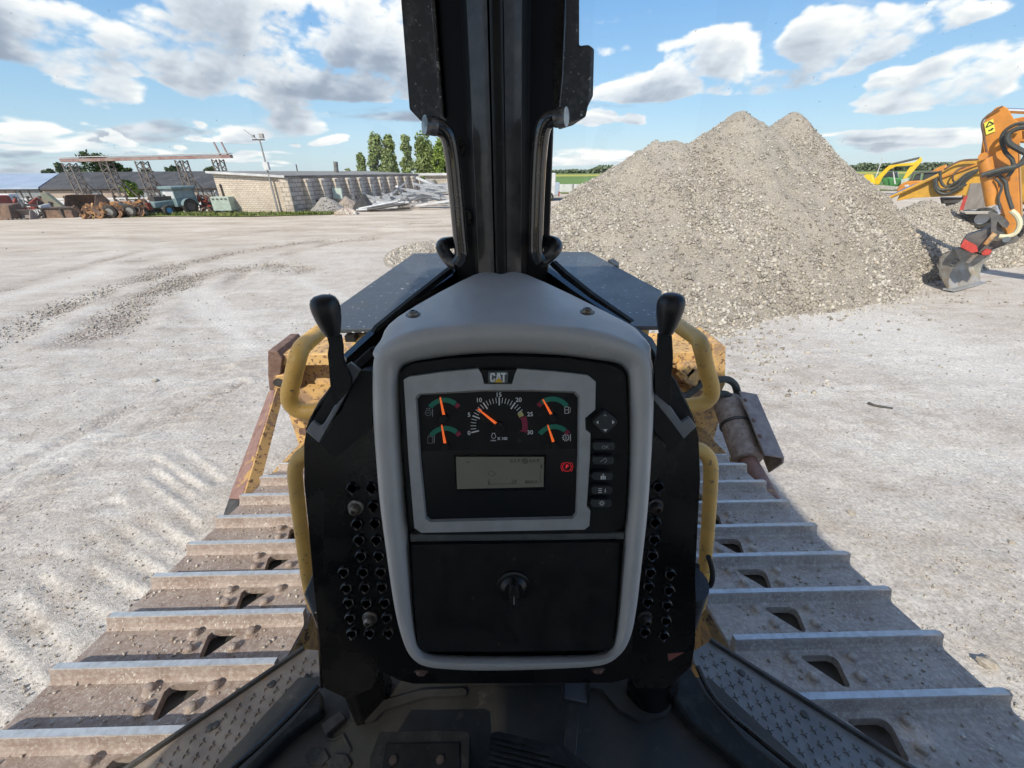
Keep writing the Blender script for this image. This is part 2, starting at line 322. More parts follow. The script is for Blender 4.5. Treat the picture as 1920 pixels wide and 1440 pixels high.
def rpoly(pts, r=8, n=4):
    """2D pixel polygon with rounded corners; r one number or list"""
    N = len(pts); out = []; rs = r if isinstance(r, (list, tuple)) else [r] * N
    for i in range(N):
        p = Vector(pts[i]); a = Vector(pts[i - 1]) - p; b = Vector(pts[(i + 1) % N]) - p
        q = min(rs[i], a.length * .45, b.length * .45)
        if q < .3: out.append(p); continue
        A = p + a.normalized() * q; B = p + b.normalized() * q
        for k in range(n + 1):
            t = k / n; out.append((1 - t) ** 2 * A + 2 * t * (1 - t) * p + t * t * B)
    return out
FONTCACHE = {}
def text(body, pos, xdir, ydir, size, m, parent, name='lettering', bold=0.0, depth=0.0002, align='CENTER', shear=0):
    cu = bpy.data.curves.new('txt', 'FONT'); cu.body = body; cu.size = size; cu.extrude = depth; cu.offset = bold; cu.align_x = align; cu.align_y = 'CENTER'; cu.shear = shear; cu.resolution_u = 3
    t = bpy.data.objects.new('tmp_text', cu); COL.objects.link(t); bpy.context.view_layer.update()
    me = bpy.data.meshes.new_from_object(t.evaluated_get(bpy.context.evaluated_depsgraph_get())); bpy.data.objects.remove(t)
    me.materials.clear(); me.materials.append(m)
    x = Vector(xdir).normalized(); z = x.cross(Vector(ydir)).normalized(); y = z.cross(x)
    M = Matrix((x, y, z)).transposed().to_4x4(); M.translation = Vector(pos)
    return inst(name, me, M, parent)
def fbm(x, y, o=5):
    s = 0; a = 1
    for i in range(o): s = s + a * vnoise(x * 2 ** i + 17.3 * i, y * 2 ** i + 9.1 * i); a *= .5
    return s
def npmesh(name, V, Fc, mats):
    me = bpy.data.meshes.new(name); n = Fc.shape[1]
    me.vertices.add(len(V)); me.vertices.foreach_set('co', V.astype(np.float32).ravel())
    me.loops.add(Fc.size); me.loops.foreach_set('vertex_index', Fc.astype(np.int32).ravel())
    me.polygons.add(len(Fc)); me.polygons.foreach_set('loop_start', np.arange(0, Fc.size, n, dtype=np.int32))
    for q in (mats if isinstance(mats, (list, tuple)) else [mats]): me.materials.append(q)
    me.update(calc_edges=True); me.validate(); return me
def rocks(name, P, S, m, parent=None, flat=0.75):
    """P Nx3 centres, S N sizes: jittered boxes, 12 triangles each, one mesh"""
    N = len(P); base = np.array([[x, y, z] for z in (-1, 1) for y in (-1, 1) for x in (-1, 1)], float) * .5
    V = base[None] * (1 + rng.uniform(-.45, .35, (N, 8, 3))) * rng.uniform(.6, 1.25, (N, 1, 3)) * np.array([1, 1, flat])
    q = rng.normal(size=(N, 4)); q /= np.linalg.norm(q, axis=1)[:, None]; w, x, y, z = q.T
    R = np.array([[1 - 2 * (y * y + z * z), 2 * (x * y - z * w), 2 * (x * z + y * w)], [2 * (x * y + z * w), 1 - 2 * (x * x + z * z), 2 * (y * z - x * w)], [2 * (x * z - y * w), 2 * (y * z + x * w), 1 - 2 * (x * x + y * y)]]).transpose(2, 0, 1)
    V = np.einsum('nij,nkj->nki', R, V) * S[:, None, None] + P[:, None, :]
    f = np.array([(0, 2, 3, 1), (4, 5, 7, 6), (0, 1, 5, 4), (2, 6, 7, 3), (0, 4, 6, 2), (1, 3, 7, 5)])
    tri = np.concatenate([f[:, [0, 1, 2]], f[:, [0, 2, 3]]])
    Fc = (tri[None] + (np.arange(N) * 8)[:, None, None]).reshape(-1, 3)
    o = bpy.data.objects.new(name, npmesh(name, V.reshape(-1, 3), Fc, m)); COL.objects.link(o); place(o, (0, 0, 0)); o['kind'] = 'stuff'
    if parent is not None: o.parent = parent; o.location = -WORLD[parent.name]
    return o
# ------------------------------------------------------------------ ground
def polyline_dist(X, Y, P):
    D = np.full(X.shape, 1e9)
    for a, b in zip(P[:-1], P[1:]):
        ax, ay, bx, by = a[0], a[1], b[0], b[1]; dx, dy = bx - ax, by - ay
        t = np.clip(((X - ax) * dx + (Y - ay) * dy) / (dx * dx + dy * dy + 1e-9), 0, 1)
        D = np.minimum(D, np.hypot(X - ax - t * dx, Y - ay - t * dy))
    return D
def gpl(pxs): return [at_z(*p)[:2] for p in pxs]
RUB = [([(700, 415), (560, 428), (430, 440), (300, 462), (150, 500), (0, 545)], .22), ([(830, 430), (700, 440), (560, 470), (470, 500), (420, 540)], .2), ([(0, 900), (120, 830), (260, 760), (420, 690)], .10), ([(0, 950), (140, 875), (300, 790), (450, 720)], .10), ([(0, 640), (62, 600), (140, 565), (218, 540), (281, 517), (345, 495), (420, 478), (560, 455), (700, 447)], .42), ([(196, 622), (225, 587), (265, 562), (328, 531), (390, 512), (500, 497), (560, 508)], .5),
       ([(100, 436), (200, 444), (330, 448), (450, 436), (600, 428)], .35), ([(0, 470), (60, 472), (160, 474)], .5), ([(0, 505), (40, 500)], .5), ([(160, 442), (220, 442)], .6), ([(275, 487), (320, 520), (345, 540)], .55)]
PALE = [([(205, 425), (218, 470), (235, 500)], .32), ([(265, 425), (300, 462), (345, 500), (450, 620)], .3), ([(340, 545), (390, 590), (470, 650)], .25), ([(520, 500), (590, 540), (640, 560)], .3), ([(1440, 560), (1560, 600), (1700, 640), (1900, 700)], 2.2), ([(0, 560), (150, 520), (300, 470)], .5)]
def ground_z(X, Y):
    near = np.exp(-(np.hypot(X, Y) / 40) ** 2)
    z = 0.05 * fbm(X * .35, Y * .35, 4) * near + .018 * fbm(X * 3.1, Y * 3.1, 4) * near
    return z
def build_ground():
    tail = .028 * np.cumsum(1.033 ** np.arange(1, 245)); a_ = np.arange(-6.2, -1.7, .028); b_ = np.arange(-1.7, 1.7, .2); c_ = np.arange(1.7, 5.2, .034)
    x = np.concatenate([a_[0] - tail[::-1], a_, b_, c_, c_[-1] + tail]); y = np.concatenate([-1 - np.cumsum(.06 * 1.2 ** np.arange(1, 40))[::-1], np.arange(-1, .5, .1), np.arange(.5, 6.5, .028), 6.5 + tail]); nx, ny = len(x), len(y)
    X, Y = np.meshgrid(x, y)
    z = ground_z(X, Y); rub = np.zeros_like(X); pale = np.zeros_like(X)
    for P, w in RUB:
        w = w * 1.5
        d = polyline_dist(X, Y, gpl(P)); wob = w * (1 + .7 * fbm(X * .9, Y * .9, 3)); k = np.clip(1.3 - d / wob, 0, 1); rub = np.maximum(rub, k)
        z += -.02 * np.exp(-(d / w) ** 2) + .02 * np.exp(-((d - w * 1.2) / (w * .4)) ** 2)
    for P, w in PALE:
        d = polyline_dist(X, Y, gpl(P)); wob = w * (1 + .5 * fbm(X * .7, Y * .7, 3)); pale = np.maximum(pale, np.clip(1.2 - d / wob, 0, 1))
    rub *= np.clip(.45 + 1.5 * fbm(X * 1.3, Y * 1.3, 4), 0, 1)
    z += rub * .03 * fbm(X * 9, Y * 9, 3)
    # prints of the grouser bars beside the left track, and the older track further out
    for i in range(13):
        yy = 1.0 + .203 * i
        a = (-3.5 - .02 * i + random.uniform(-.08, .1), yy + .33); b = (-2.35 + random.uniform(-.1, .05) - .07 * max(0, i - 5), yy - .22 + random.uniform(-.03, .03))
        d = polyline_dist(X, Y, [a, b]); br = np.clip(.6 + 1.3 * fbm(X * 3.2 + i, Y * 3.2, 3) , 0, 1)
        z += br * (.026 * np.exp(-(d / .026) ** 2) - .020 * np.exp(-(polyline_dist(X, Y, [(a[0], a[1] - .08), (b[0], b[1] - .08)]) / .035) ** 2))
        pale = np.maximum(pale, br * np.exp(-(d / .045) ** 2) * 1.0)
    for i in range(34):
        s = .15 * i; c = (-4.9 + .10 * s + .35 * sin(s * .4) , 1.6 + s * 1.05)
        a = (c[0] - .75 - .1, c[1] - .26); b = (c[0] + .55, c[1] + .12)
        d = polyline_dist(X, Y, [a, b]); br = np.clip(.55 + 1.6 * fbm(X * 2.2, Y * 2.2 + i, 3), 0, 1)
        z += br * .016 * np.exp(-(d / .024) ** 2)
    # lugged tyre tracks across the yard, far left
    for base, n in (([(250, 442), (420, 431), (600, 419), (800, 408)], 110), ([(300, 452), (450, 440), (620, 428), (830, 416)], 110)):
        P = [Vector((*q, 0)) for q in gpl(base)]; P = catmull(P, 30)
        for i in range(0, len(P) - 1):
            t = (P[i + 1] - P[i]).normalized(); nrm = Vector((-t.y, t.x, 0)); L = (P[i + 1] - P[i]).length; m = max(1, int(L / .22))
            for j in range(m):
                c = P[i] + t * (j * .22)
                sel = (abs(X - c.x) < .6) & (abs(Y - c.y) < .6)
                if not sel.any(): continue
                a = c - nrm * .3 - t * .12; b = c + nrm * .3 + t * .12
                d = polyline_dist(X[sel], Y[sel], [a, b]); z[sel] += -.05 * np.exp(-(d / .06) ** 2); rub[sel] = np.maximum(rub[sel], .7 * np.exp(-(d / .1) ** 2))
    z += .010 * fbm(X * 7, Y * 7, 4) * (Y < 12)
    z[Y > 44] = 0; z = np.where(np.hypot(X, Y) > 50, 0, z)
    V = np.stack([X, Y, z], -1).reshape(-1, 3)
    idx = np.arange(nx * ny).reshape(ny, nx)
    Fc = np.stack([idx[:-1, :-1], idx[:-1, 1:], idx[1:, 1:], idx[1:, :-1]], -1).reshape(-1, 4)
    m = bpy.data.materials.new('crushed_limestone_ground'); m.use_nodes = True; g = NT(m.node_tree); g.n.clear()
    out = g('ShaderNodeOutputMaterial'); b = g('ShaderNodeBsdfPrincipled'); g.l.new(b.outputs[0], out.inputs[0])
    Vp = g('ShaderNodeNewGeometry').outputs['Position']
    at = g('ShaderNodeAttribute', dict(attribute_name='wear')); ar = g('ShaderNodeSeparateColor', {}, Color=at.outputs['Color'])
    n1 = g.noise(Vp, .45, 8, .6); n2 = g.noise(Vp, 2.6, 8, .7); n3 = g.noise(Vp, 34, 5, .7); n4 = g.noise(Vp, 160, 3, .6)
    mp = g('ShaderNodeMapping', {}, Vector=Vp); mp.inputs['Rotation'].default_value = (0, 0, -.45); mp.inputs['Scale'].default_value = (.25, 2.4, 1); n5 = g.noise(mp.outputs[0], .9, 7, .65, .6)
    col = g.ramp(n1, [(.3, (.50, .455, .42)), (.5, (.59, .555, .525)), (.7, (.67, .65, .625))])
    col = g.mix(g('ShaderNodeMapRange', {}, Value=n2, From_Min=.47, From_Max=.70, To_Max=.9).outputs[0], col, (.41, .355, .305))
    col = g.mix(g('ShaderNodeMapRange', {}, Value=n5, From_Min=.5, From_Max=.68, To_Max=.6).outputs[0], col, (.62, .605, .59))
    for ang_, sc_, tone in ((.35, 1.3, (.70, .685, .66)), (-.9, .8, (.48, .43, .385)), (1.25, 1.0, (.68, .66, .635)), (-.15, 2.2, (.46, .41, .37))):
        mq = g('ShaderNodeMapping', {}, Vector=Vp); mq.inputs['Rotation'].default_value = (0, 0, ang_); mq.inputs['Scale'].default_value = (.35, 1.6, 1); nq = g.noise(mq.outputs[0], sc_, 8, .7, .35)
        col = g.mix(g('ShaderNodeMapRange', {}, Value=nq, From_Min=.53, From_Max=.64, To_Max=.5).outputs[0], col, tone)
    col = g.mix(g.math('MULTIPLY', ar.outputs[1], .6), col, (.72, .705, .685))
    sp = g('ShaderNodeMapRange', {}, Value=n3, From_Min=.35, From_Max=.7, To_Min=.62, To_Max=1.22).outputs[0]
    cc = g('ShaderNodeCombineColor', {}, Red=sp, Green=sp, Blue=sp); col = g.mix(.9, col, cc.outputs[0], 'MULTIPLY')
    vor = g('ShaderNodeTexVoronoi', {}, Vector=Vp, Scale=26.0); vs = g('ShaderNodeSeparateColor', {}, Color=vor.outputs['Color'])
    rcol = g.ramp(vs.outputs[0], [(0, (.20, .165, .15)), (.45, (.34, .295, .265)), (1, (.56, .51, .47))])
    col = g.mix(g.math('MULTIPLY', ar.outputs[0], 1.15, clamp=True), col, rcol)
    sep = g('ShaderNodeSeparateXYZ', {}, Vector=Vp)
    far = g('ShaderNodeMapRange', {}, Value=sep.outputs[1], From_Min=8., From_Max=24., To_Max=.8).outputs[0]
    mpf = g('ShaderNodeMapping', {}, Vector=Vp); mpf.inputs['Scale'].default_value = (.22, .8, 1)
    nf = g.noise(mpf.outputs[0], 1.0, 8, .7)
    col = g.mix(far, col, g.ramp(nf, [(.35, (.38, .31, .245)), (.5, (.53, .455, .375)), (.68, (.68, .62, .55))]))
    g.put(b.inputs['Base Color'], col); b.inputs['Roughness'].default_value = .9; b.inputs['Specular IOR Level'].default_value = .2
    h = g.math('ADD', g.math('MULTIPLY', n3, .5), g.math('ADD', g.math('MULTIPLY', n4, .25), g.math('ADD', g.math('MULTIPLY', n2, 1.3), g.math('MULTIPLY', g.math('MULTIPLY', vor.outputs['Distance'], ar.outputs[0]), -1.6))))
    bn = g('ShaderNodeBump', {}, Strength=.8, Distance=.03, Height=h); g.l.new(bn.outputs[0], b.inputs['Normal'])
    me = npmesh('ground', V, Fc, m); me.polygons.foreach_set('use_smooth', [True] * len(me.polygons))
    ca = me.color_attributes.new('wear', 'FLOAT_COLOR', 'POINT'); C = np.zeros((nx * ny, 4), np.float32); C[:, 0] = rub.ravel(); C[:, 1] = pale.ravel(); C[:, 3] = 1; ca.data.foreach_set('color', C.ravel())
    o = bpy.data.objects.new('ground', me); COL.objects.link(o); struct(o); place(o, (0, 0, 0))
build_ground()
def rockmat(name, stops, scl=30):
    m = bpy.data.materials.new(name); m.use_nodes = True; g = NT(m.node_tree); g.n.clear()
    out = g('ShaderNodeOutputMaterial'); b = g('ShaderNodeBsdfPrincipled'); g.l.new(b.outputs[0], out.inputs[0])
    geo = g('ShaderNodeNewGeometry'); r = geo.outputs['Random Per Island']
    col = g.ramp(r, stops); n = g.noise(geo.outputs['Position'], scl, 4)
    col = g.mix(g('ShaderNodeMapRange', {}, Value=n, From_Min=.35, From_Max=.7, To_Max=.5).outputs[0], col, (.42, .385, .34))
    g.put(b.inputs['Base Color'], col); b.inputs['Roughness'].default_value = .9; b.inputs['Specular IOR Level'].default_value = .2
    big = g.noise(geo.outputs['Position'], .55, 5, .6)
    col = g.mix(g('ShaderNodeMapRange', {}, Value=big, From_Min=.5, From_Max=.66, To_Max=.45).outputs[0], col, (.23, .20, .17))
    g.put(b.inputs['Base Color'], col)
    MATS[name] = m; return m
ROCK = rockmat('crushed_rock', [(0, (.15, .135, .12)), (.25, (.31, .285, .25)), (.6, (.45, .415, .365)), (.9, (.60, .57, .52)), (1, (.56, .49, .39))])
DIRTP = mat('gravel_fines', (.29, .26, .22), (.42, .38, .33), rough=.95, scale=2.2, thr=(.35, .65), c3=(.52, .47, .40), s3=26, thr3=(.46, .6), bump=1.0, bscale=32, bdist=.06, spec=.15)
# loose stones on the ground
n = 15000
r = rng.power(1.4, n) ; px = rng.uniform(-100, 2100, n); py = 460 + 1000 * rng.power(1.6, n)
P = np.array([at_z(a, b)[:] for a, b in zip(px, py)]); keep = ~((abs(P[:, 0]) < 2.1) & (P[:, 1] < 3.4)) & (P[:, 1] > 0)
P = P[keep]; S = .006 + .013 * rng.power(.35, len(P)) * 1.0; S *= np.clip(P[:, 1] / 4, .8, 2.0); P[:, 2] = ground_z(P[:, 0], P[:, 1]) + S * .15
rocks('loose_stones', P, S, ROCK, None)
def rub_points(poly, w, n):
    P = gpl(poly); out = []
    for _ in range(n):
        i = random.randrange(len(P) - 1); t = random.random(); out.append((P[i][0] * (1 - t) + P[i + 1][0] * t + random.gauss(0, w), P[i][1] * (1 - t) + P[i + 1][1] * t + random.gauss(0, w), 0))
    return out
Q = []
for poly, w in RUB[4:6]: Q += rub_points(poly, w * 1.0, 1500)
Q += rub_points([(300, 520), (330, 560)], .4, 300)
Q = np.array(Q); Q[:, 2] = ground_z(Q[:, 0], Q[:, 1]) - .004
rocks('rutted_rubble', Q, rng.uniform(.012, .04, len(Q)), ROCK, None)
# a few stones one can pick out, and the bent rod
for (px, py, s, lab) in ((1596, 963, .07, 'single brown stone on the pale ground right of the right track'), (1896, 1017, .05, 'small tan stone on the pale ground near the right edge'), (1851, 1243, .10, 'flat grey stone half sunk beside the right track'), (110, 1251, .05, 'dark pebble beside the left track edge'), (291, 715, .09, 'small dark lump alone on the pale ground left of the lever')):
    p = at_z(px, py); bm = bmesh.new(); bmesh.ops.create_icosphere(bm, subdivisions=2, radius=s * .42)
    for v in bm.verts: v.co = Vector((v.co.x * 1.25, v.co.y, v.co.z * .6)) * (1 + .35 * random.uniform(-1, 1))
    me = bpy.data.meshes.new('stone'); bm.to_mesh(me); bm.free(); me.materials.append(mat('weathered_stone', (.30, .265, .22), (.42, .38, .33), rough=.95, scale=30))
    o = bpy.data.objects.new('stone', me); COL.objects.link(o); place(o, (p.x, p.y, s * .08)); tag(o, lab, 'stone')
a = [at_z(*q, .03) for q in ((1628, 755), (1637, 759), (1650, 762), (1673, 766))]
tag(MB().tube(a, .016, 8).build('bent_rod', DARKST), 'short dark bent rod lying on the pale ground', 'rod')
# ------------------------------------------------------------------ gravel pile
PEAKS = []
for px, py, y, k, rt in ((1389, 209, 14.0, .70, 1), (1491, 217, 14.6, .74, 1.22), (1225, 272, 13.4, .60, 1), (1262, 268, 13.5, .60, 1), (1300, 264, 13.6, .62, 1), (1338, 252, 13.8, .66, 1), (1130, 352, 13.4, .48, 1), (1530, 245, 14.6, .80, 1.25), (1560, 284, 14.5, .80, 1.25), (1640, 384, 14.2, .50, 1), (1740, 384, 15.5, .42, 1), (1800, 388, 16.5, .36, 1), (1690, 455, 12.3, .30, 1), (1070, 412, 13.5, .40, 1), (1290, 545, 9.3, .22, 1)):
    p = at_y(px, py, y); PEAKS.append((p.x, p.y, p.z, k, rt))
def pile_z(X, Y):
    z = np.full(X.shape, -1.0)
    wx = X + .35 * fbm(X * .5, Y * .5, 3); wy = Y + .35 * fbm(X * .5 + 9, Y * .5 + 4, 3)
    for (a, b, h, k, rt) in PEAKS:
        r = np.hypot((wx - a) * np.where(wx > a, rt, 1), wy - b); c = .16; zz = h + .05 - k * (np.sqrt(r * r + c * c) - c)
        z = np.maximum(z, zz) + .0
    low = np.clip(1 - z / 1.2, 0, 1)
    # talus apron at the foot
    z2 = z + .22 * low * np.clip((9.5 - X) / 2, 0, 1)
    z2 = z2 + (.12 * fbm(X * 1.1, Y * 1.1, 5) + .13 * fbm(X * 1.6 + Y * .25, Y * .35, 4)) * np.clip(z2 + .3, 0, 1)
    z2 = z2 - .5 * np.clip(8.5 + (X - 5.2) * .40 - Y, 0, 3) * np.clip((X - 4.2) / 1.5, 0, 1)
    z2 = z2 - 1.0 * np.exp(-(((X - 12.0) / 1.3) ** 2 + ((Y - 9.9) / 1.0) ** 2))
    return z2
def build_pile():
    x = np.linspace(-1, 19, 400); y = np.linspace(5, 24, 300); X, Y = np.meshgrid(x, y); Z = pile_z(X, Y) + .03 * fbm(X * 6, Y * 6, 3)
    V = np.stack([X, Y, np.maximum(Z, -.3)], -1).reshape(-1, 3); idx = np.arange(X.size).reshape(X.shape)
    Fc = np.stack([idx[:-1, :-1], idx[:-1, 1:], idx[1:, 1:], idx[1:, :-1]], -1).reshape(-1, 4)
    zc = Z.ravel()[Fc].max(1); Fc = Fc[zc > -.12]
    t = thing('gravel_pile', 'huge twin-peaked heap of grey crushed stone in front of the dozer', 'gravel pile', (7, 14, 0))
    me = npmesh('pile_body', V, Fc, DIRTP); me.polygons.foreach_set('use_smooth', [True] * len(me.polygons))
    o = bpy.data.objects.new('pile_body', me); COL.objects.link(o); place(o, (0, 0, 0)); o.parent = t; o.location = -WORLD[t.name]
    N = 125000; px = rng.uniform(-.5, 18, N); py = rng.uniform(5, 16.5, N); pz = pile_z(px, py)
    dens = fbm(px * .55 + 31, py * .55 + 7, 4)
    h = pz / 4.3
    keep = (pz > -.05) & (rng.random(N) < np.clip(.62 + 1.9 * dens - .22 * h, .22, 1)); px, py, pz = px[keep], py[keep], pz[keep]
    S = (.022 + .052 * rng.power(.42, len(px))) * np.clip(1.18 - pz / 7, .6, 1.2)
    rocks('loose_rock', np.stack([px, py, pz + .01], -1), S, ROCK, t)
    # scatter thinning out over the ground at the foot
    M = 9000; a = rng.uniform(1.2, 13, M); b = rng.uniform(4.6, 10.5, M); z = pile_z(a, b); k = (z < .02) & (rng.random(M) < np.exp(np.clip(z, -3, 0) * 2.4)); a, b = a[k], b[k]
    rocks('foot_scatter', np.stack([a, b, ground_z(a, b) + .008], -1), .018 + .04 * rng.power(.5, len(a)), ROCK, t)
build_pile()
def heap(name, label, cat, px, py, w, h, m, rm=None, n=300, s=.08, depth=1.0, seed=0):
    c = at_z(px, py); c.y += w * depth * .5
    u = np.linspace(-1, 1, 40); X, Y = np.meshgrid(u, u); R = np.hypot(X, Y)
    prof = np.clip(1 - R, 0, 1) ** .85 * h
    Z = prof * (1 + .5 * fbm(X * 2 + seed, Y * 2 + seed, 3)) + np.where(R < 1, .06 * h * fbm(X * 8 + seed, Y * 8, 3), 0)
    V = np.stack([X * w / 2, Y * w / 2 * depth, Z], -1).reshape(-1, 3) + np.array([c.x, c.y, 0]); idx = np.arange(1600).reshape(40, 40)
    Fc = np.stack([idx[:-1, :-1], idx[:-1, 1:], idx[1:, 1:], idx[1:, :-1]], -1).reshape(-1, 4); Fc = Fc[(R.ravel()[Fc].min(1) < 1)]
    t = thing(name, label, cat, (c.x, c.y, 0)); me = npmesh('heap_body', V, Fc, m); me.polygons.foreach_set('use_smooth', [True] * len(me.polygons))
    o = bpy.data.objects.new('heap_body', me); COL.objects.link(o); place(o, (0, 0, 0)); o.parent = t; o.location = -WORLD[t.name]
    if rm:
        q = rng.uniform(-.8, .8, (n, 2)); q = q[np.hypot(q[:, 0], q[:, 1]) < .9]
        z = np.clip(1 - np.hypot(q[:, 0], q[:, 1]), 0, 1) ** .85 * h
        rocks('lumps', np.stack([q[:, 0] * w / 2 + c.x, q[:, 1] * w / 2 * depth + c.y, z], -1), rng.uniform(.5, 1.4, len(q)) * s, rm, t)
    return t
DIRTG = mat('grey_gravel', (.26, .245, .23), (.34, .325, .31), rough=.95, scale=6, bump=.8, bscale=30, bdist=.05)
DIRTB = mat('brown_gravel', (.30, .25, .21), (.36, .31, .27), rough=.95, scale=6, bump=.8, bscale=30, bdist=.05)
BLKTARP = mat('black_rubbish', (.02, .02, .022), (.06, .06, .062), rough=.7, scale=8, bump=1, bscale=9, bdist=.1)
heap('pebble_heap', 'low spread of tan pebbles behind the left hood corner', 'gravel heap', 768, 508, 3.0, .30, DIRTP, ROCK, 1500, .075, 2.0, 3)
heap('gravel_heap', 'grey gravel cone against the buttressed brick wall', 'gravel heap', 603, 402, 2.9, 1.1, DIRTG, ROCK, 200, .07, 1, 1)
heap('gravel_heap', 'flatter brown gravel heap right of the grey cone by the wall', 'gravel heap', 643, 397, 2.6, .95, DIRTB, ROCK, 200, .07, 1, 2)
heap('rubble_heap', 'small low heap of broken pale bricks at the edge of the yard', 'rubble heap', 644, 404, 1.8, .3, DIRTP, rockmat('broken_brick', [(0, (.35, .2, .15)), (.5, (.55, .48, .42)), (1, (.7, .67, .62))]), 260, .22, .8, 4)
heap('black_scrap_heap', 'black heap of scrap between gravel and the steel sections', 'scrap heap', 678, 397, 2.3, 1.15, BLKTARP, None, 0, .1, 1, 5)
heap('black_scrap_heap', 'long low black scrap heap behind the steel sections near the wall', 'scrap heap', 725, 386, 3.6, 1.1, BLKTARP, None, 0, .1, .8, 6)
heap('dirt_mound', 'small bare earth mound far behind the gravel pile on the right', 'earth mound', 1625, 335, 14, 1.9, DIRTB, None, 0, .1, 1, 8)
# ------------------------------------------------------------------ fields and horizon
FIELD = mat('green_field', (.11, .20, .045), (.16, .25, .06), rough=.9, scale=.05, stretch=(.3, 3, 1), bump=.3, bscale=3, bdist=.2)
FIELDY = mat('yellow_field', (.48, .42, .08), (.35, .36, .08), rough=.9, scale=.05, stretch=(.3, 3, 1))
GRASSM = mat('grass', (.10, .15, .03), (.22, .24, .07), rough=.9, scale=4, thr=(.35, .65), c3=(.33, .28, .15), s3=2, thr3=(.55, .7))
def sheet(name, pts, z, m):
    me = bpy.data.meshes.new(name); me.from_pydata([(p[0], p[1], z) for p in pts], [], [tuple(range(len(pts)))]); me.materials.append(m)
    o = bpy.data.objects.new(name, me); COL.objects.link(o); place(o, (0, 0, 0)); return struct(o)
sheet('field', [(-2500, 76), (2500, 76), (2500, 620), (-2500, 620)], .03, FIELD)
sheet('rape_field', [(-2500, 260), (2500, 260), (2500, 420), (-2500, 420)], .08, FIELDY)
sheet('verge', [(8, 60), (200, 60), (200, 64.5), (8, 64.5)], .06, GRASSM)
sheet('road', [(5.0, 47.2), (34, 47.2), (34, 51), (5.0, 51)], .03, mat('dark_asphalt', (.09, .088, .085), (.13, .125, .12), rough=.9, scale=3))
# grass tufts along the edge of the yard
def grass(name, poly, n, h=.22):
    P = gpl(poly); V = []; F_ = []
    for i in range(n):
        k = random.randrange(len(P) - 1); t = random.random(); x = P[k][0] * (1 - t) + P[k + 1][0] * t; y = P[k][1] * (1 - t) + P[k + 1][1] * t + abs(random.gauss(0, .9)); a = random.uniform(0, pi); w = random.uniform(.05, .14); hh = h * random.uniform(.4, 1.3)
        b = len(V); V += [(x - cos(a) * w, y - sin(a) * w, 0), (x + cos(a) * w, y + sin(a) * w, 0), (x + random.uniform(-.1, .1), y + random.uniform(-.1, .1), hh)]; F_.append((b, b + 1, b + 2))
    o = bpy.data.objects.new(name, npmesh(name, np.array(V), np.array(F_), GRASSM)); COL.objects.link(o); o['kind'] = 'stuff'; place(o, (0, 0, 0))
grass('grass', [(190, 408), (300, 405), (400, 406), (470, 406), (560, 404), (635, 402)], 5200)
sheet('grass_strip', [at_z(*q)[:2] for q in ((170, 409), (320, 406.5), (470, 407), (620, 403), (625, 399), (470, 401), (300, 400), (180, 402))], .05, GRASSM)
